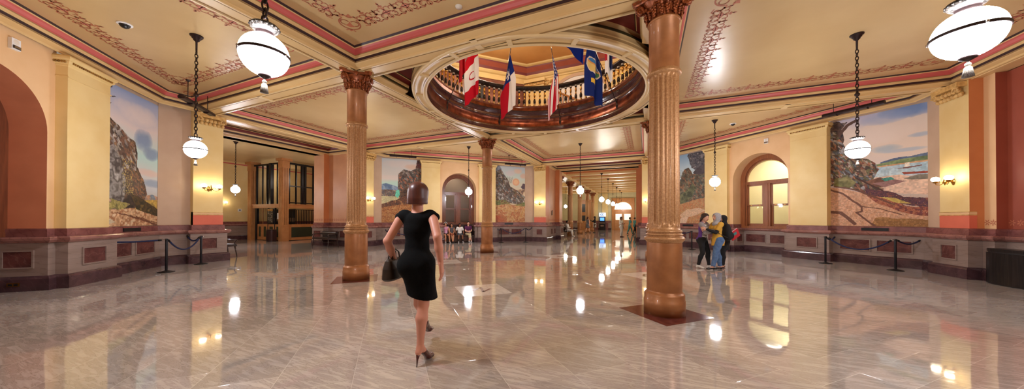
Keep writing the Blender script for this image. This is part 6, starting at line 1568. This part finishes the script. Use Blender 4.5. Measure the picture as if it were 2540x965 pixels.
# ------------------------------------------------------------------ family on the settle in the far niche
MN = RZ(45); rzN = radians(-135)
def sitter(label, u, v, H, sk, hair, hands, head=(0,0,0), feet=None, lean=(0,.02), w=1., bust=False, tw=0.):
    bd = Body(H=H, hip=(0,0,.515/H), lean=lean, twist=tw, head=head, feet=feet or {1:(.06,.37/H*1.0,.05),-1:(-.06,.37/H,.05)}, knees={1:(.05,.6,1),-1:(-.05,.6,1)}, hands=hands, elbows={1:(.6,-.8,-.2),-1:(-.6,-.8,-.2)}, w=w, bust=bust, curl=.7)
    p = MN @ Vector((u,v,0)); return bd, person(label,'person',p,rzN,bd,sk,hair,.0095,'family seated on the settle')
hd = {1:(.05,.20,.40),-1:(-.05,.20,.40)}
bd,G = sitter('girl with a white headband in a grey and pink top, leftmost on the settle', -.80,10.72,1.50,'skin_tan','hair_black',{1:(.15,.05,.33),-1:(-.13,.12,.33)},(-.5,0,0),{1:(.04,.23,.05),-1:(-.12,.24,.05)},w=.92)
shirt(bd,G,'pinktop',.0095,hem=-.02,g=.007,name='vest_top'); trousers(bd,G,'clothblack',.0095,.18,.008,name='shorts'); shoes(bd,G,'sneaker',.0095); hair_long(bd,G,'hair_black',.0095,.02)
b = MB(); R = Matrix(((bd.hr[0],bd.hf[0],bd.hu[0]),(bd.hr[1],bd.hf[1],bd.hu[1]),(bd.hr[2],bd.hf[2],bd.hu[2])))
b.tube([Vector(bd.head)+R @ Vector((.098*cos(t),.015,.098*sin(t)+.03)) for t in np.linspace(-.1,pi+.1,14)],.014,6,'white'); b.build('headband', G)
bd,G = sitter('boy in a grey vest and red shorts, second from the left on the settle', -.44,10.72,1.36,'skin_tan','hair_short',{1:(.06,.18,.42),-1:(-.05,.18,.42)},(-.2,-.1,0),{1:(.0,.27,.05),-1:(-.03,.23,.05)},w=.95)
shirt(bd,G,'shortsgrey',.0095,hem=-.02,g=.008,name='vest_top'); trousers(bd,G,'brickred',.0095,.36,.014,name='shorts'); shoes(bd,G,'shoeblack',.0095); hair_short(bd,G,'hair_short',.0095)
bd,G = sitter('boy in a white t-shirt and dark shorts, third on the settle', .06,10.72,1.38,'skin_brown','hair_black',{1:(.17,.06,.37),-1:(-.17,.08,.37)},(.35,-.05,0),{1:(.10,.24,.05),-1:(-.09,.25,.05)},w=1.05)
shirt(bd,G,'clothwhite',.0095,hem=-.03,sleeve=.75,g=.018,name='t_shirt'); trousers(bd,G,'shortsgrey',.0095,.42,.018,name='shorts'); shoes(bd,G,'sneaker',.0095); hair_short(bd,G,'hair_black',.0095)
for d in (1,-1): 
    B = Blob(); bd.legs(B); put_blob(B,.0095,'sock','clothblack',G,[half(bd.kn[d]*.45+bd.an[d]*.55,bd.kn[d]-bd.an[d]),half((0,0,0),(-d,0,0))],grow=.006)
bd,G = sitter('adult in a plum polo shirt and khaki capris, rightmost on the settle', .60,10.72,1.62,'skin_light','hair_black',{1:(.04,.19,.42),-1:(-.03,.19,.42)},(-.1,.0,0),{1:(-.06,.25,.05),-1:(.02,.22,.05)})
shirt(bd,G,'plum',.0095,hem=-.03,sleeve=.7,g=.014,name='polo_shirt'); trousers(bd,G,'khaki',.0095,.72,.016,name='capris'); shoes(bd,G,'sneaker',.0095); hair_short(bd,G,'hair_black',.0095)

# ------------------------------------------------------------------ people in the far corridor
def walker(label, loc, dr, H, sk, hair, hands=None, feet=None, h=.013, **kw):
    bd = Body(H=H, hip=(0,0,.53), feet=feet, hands=hands, curl=.8, **kw); return bd, person(label,'person',(*loc,0),face(*dr),bd,sk,hair,h)
bd,G = walker('woman all in white standing in front of the far oak doors', (1.2,18.0), (.7,-.3), 1.64,'skin_brown','hair_black',{1:(.10,.14,.66),-1:(-.16,.03,.46)})
shirt(bd,G,'clothwhite',.013,hem=-.05,sleeve=1.6,g=.020,name='white_top'); trousers(bd,G,'clothwhite',.013,1.,.016); shoes(bd,G,'shoebrown',.013); hair_long(bd,G,'hair_black',.013,.02)
bd,G = walker('person in teal walking behind the woman in white', (1.66,22.6), (.9,.3), 1.62,'skin_tan','hair_dark',feet={1:(.05,.13,.05),-1:(-.05,-.14,.06)})
shirt(bd,G,'teal',.013,hem=-.12,sleeve=.9,g=.018,name='teal_tunic',flare=.01); trousers(bd,G,'teal',.013,1.,.012); shoes(bd,G,'shoeblack',.013); hair_short(bd,G,'hair_dark',.013)
bd,G = walker('second person in teal, close to the right corridor wall', (2.02,24.4), (.8,.5), 1.60,'skin_tan','hair_dark',feet={1:(.05,-.12,.06),-1:(-.05,.12,.05)})
shirt(bd,G,'teal',.013,hem=-.1,sleeve=.9,g=.018,name='teal_tunic'); trousers(bd,G,'clothblack',.013,1.,.012); shoes(bd,G,'shoeblack',.013); hair_short(bd,G,'hair_dark',.013)
bd,G = walker('woman in a black top and green striped skirt raising a phone beside a column', (-1.96,25.05), (-1,-.1), 1.74,'skin_dark','hair_black',{1:(.06,.22,.74),-1:(-.05,.24,.76)},elbows={1:(.5,-.3,-1),-1:(-.5,-.3,-1)})
shirt(bd,G,'clothblack',.013,hem=-.01,sleeve=1.6,g=.012,name='black_top'); k = bd.H; B = Blob(); B.ell(bd.hip,(.098*k,.075*k,.07*k),'s',.03); B.cone(bd.hip,(0,0,.36*k),.085*k,.088*k,'s',.05)
put_blob(B,.013,'striped_skirt','stripegreen',G,[cut_above(.6*k),cut_below(.33*k)],grow=.01); shoes(bd,G,'shoeblack',.013); hair_long(bd,G,'hair_black',.013,.08)
ph = empty('phone', (-2.43,25.0,1.36), 0, label='dark phone held up by the woman with the striped skirt', cat='phone'); b = MB(); b.box(-.01,.01,-.045,.045,-.08,.08,'black'); b.build('case', ph)
bd,G = walker('woman in a grey dress walking between the corridor columns', (-2.42,23.4), (.5,.8), 1.68,'skin_light','hair_brown',feet={1:(.05,.14,.05),-1:(-.05,-.13,.06)})
k = bd.H; B = Blob(); bd.torso(B); B.cone(bd.hip,(0,0,.33*k),.085*k,.11*k,'d',.05); put_blob(B,.013,'grey_dress','slate',G,[neckhole(bd),cut_below(.34*k)],grow=.012); shoes(bd,G,'shoebrown',.013); hair_long(bd,G,'hair_brown',.013,.06)
bd = Body(H=1.72, hip=(0,0,.515/1.72), lean=(0,.02), head=(.1,0,0), feet={1:(.05,.28,.047),-1:(-.06,.25,.047)}, knees={1:(.05,.6,1),-1:(-.05,.6,1)}, hands={1:(.07,.2,.40),-1:(-.08,.18,.40)}, elbows={1:(.6,-.8,-.2),-1:(-.6,-.8,-.2)}, bust=False, curl=.7)
G = person('seated man dressed in white on the corridor bench', 'person', (-3.1,17.3,0), face(1,-.05), bd, 'skin_brown', 'hair_black', .013)
shirt(bd,G,'clothwhite',.013,hem=-.03,sleeve=1.7,g=.018,name='white_shirt'); trousers(bd,G,'clothwhite',.013,1.,.016); shoes(bd,G,'clothwhite',.013); hair_short(bd,G,'hair_black',.013)

# ------------------------------------------------------------------ light and render look
w = bpy.data.worlds.new('world'); SC.world = w; w.use_nodes = True
w.node_tree.nodes['Background'].inputs['Color'].default_value = (1,.9,.78,1); w.node_tree.nodes['Background'].inputs['Strength'].default_value = .25
def lamp(name, loc, energy, size, color=(1,.88,.72)):
    l = bpy.data.lights.new(name,'POINT'); l.energy = energy; l.shadow_soft_size = size; l.color = color
    o = bpy.data.objects.new(name,l); COL.objects.link(o); o.location = loc; return o
# unseen point lights for the gallery above and the side rooms
for i in range(4): a = pi/4+pi/2*i; lamp('gallery_light',(3.6*cos(a),3.6*sin(a),8.6),200,.25)
for x,y in ((-16,5.5),(-20,-3.5)): lamp('lobby_light',(x,y,4.2),60,.3)
lamp('lift_fill',(-21.5,5.55,4.3),25,.03,(1,.95,.88)); lamp('aisle_light',(-5.4,20,3.8),60,.3); lamp('aisle_light',(-5.4,31,3.8),60,.3)  # the lift light is an added fill, kept unseen behind the corner post
SC.view_settings.view_transform = 'Standard'; SC.view_settings.look = 'None'; SC.view_settings.exposure = .15; SC.view_settings.gamma = 1.
cy = SC.cycles; cy.max_bounces = 6; cy.diffuse_bounces = 4; cy.glossy_bounces = 4; cy.transmission_bounces = 6; cy.caustics_reflective = False; cy.caustics_refractive = False
cy.sample_clamp_indirect = 4.; cy.use_denoising = True; cy.use_adaptive_sampling = True; cy.adaptive_threshold = .025
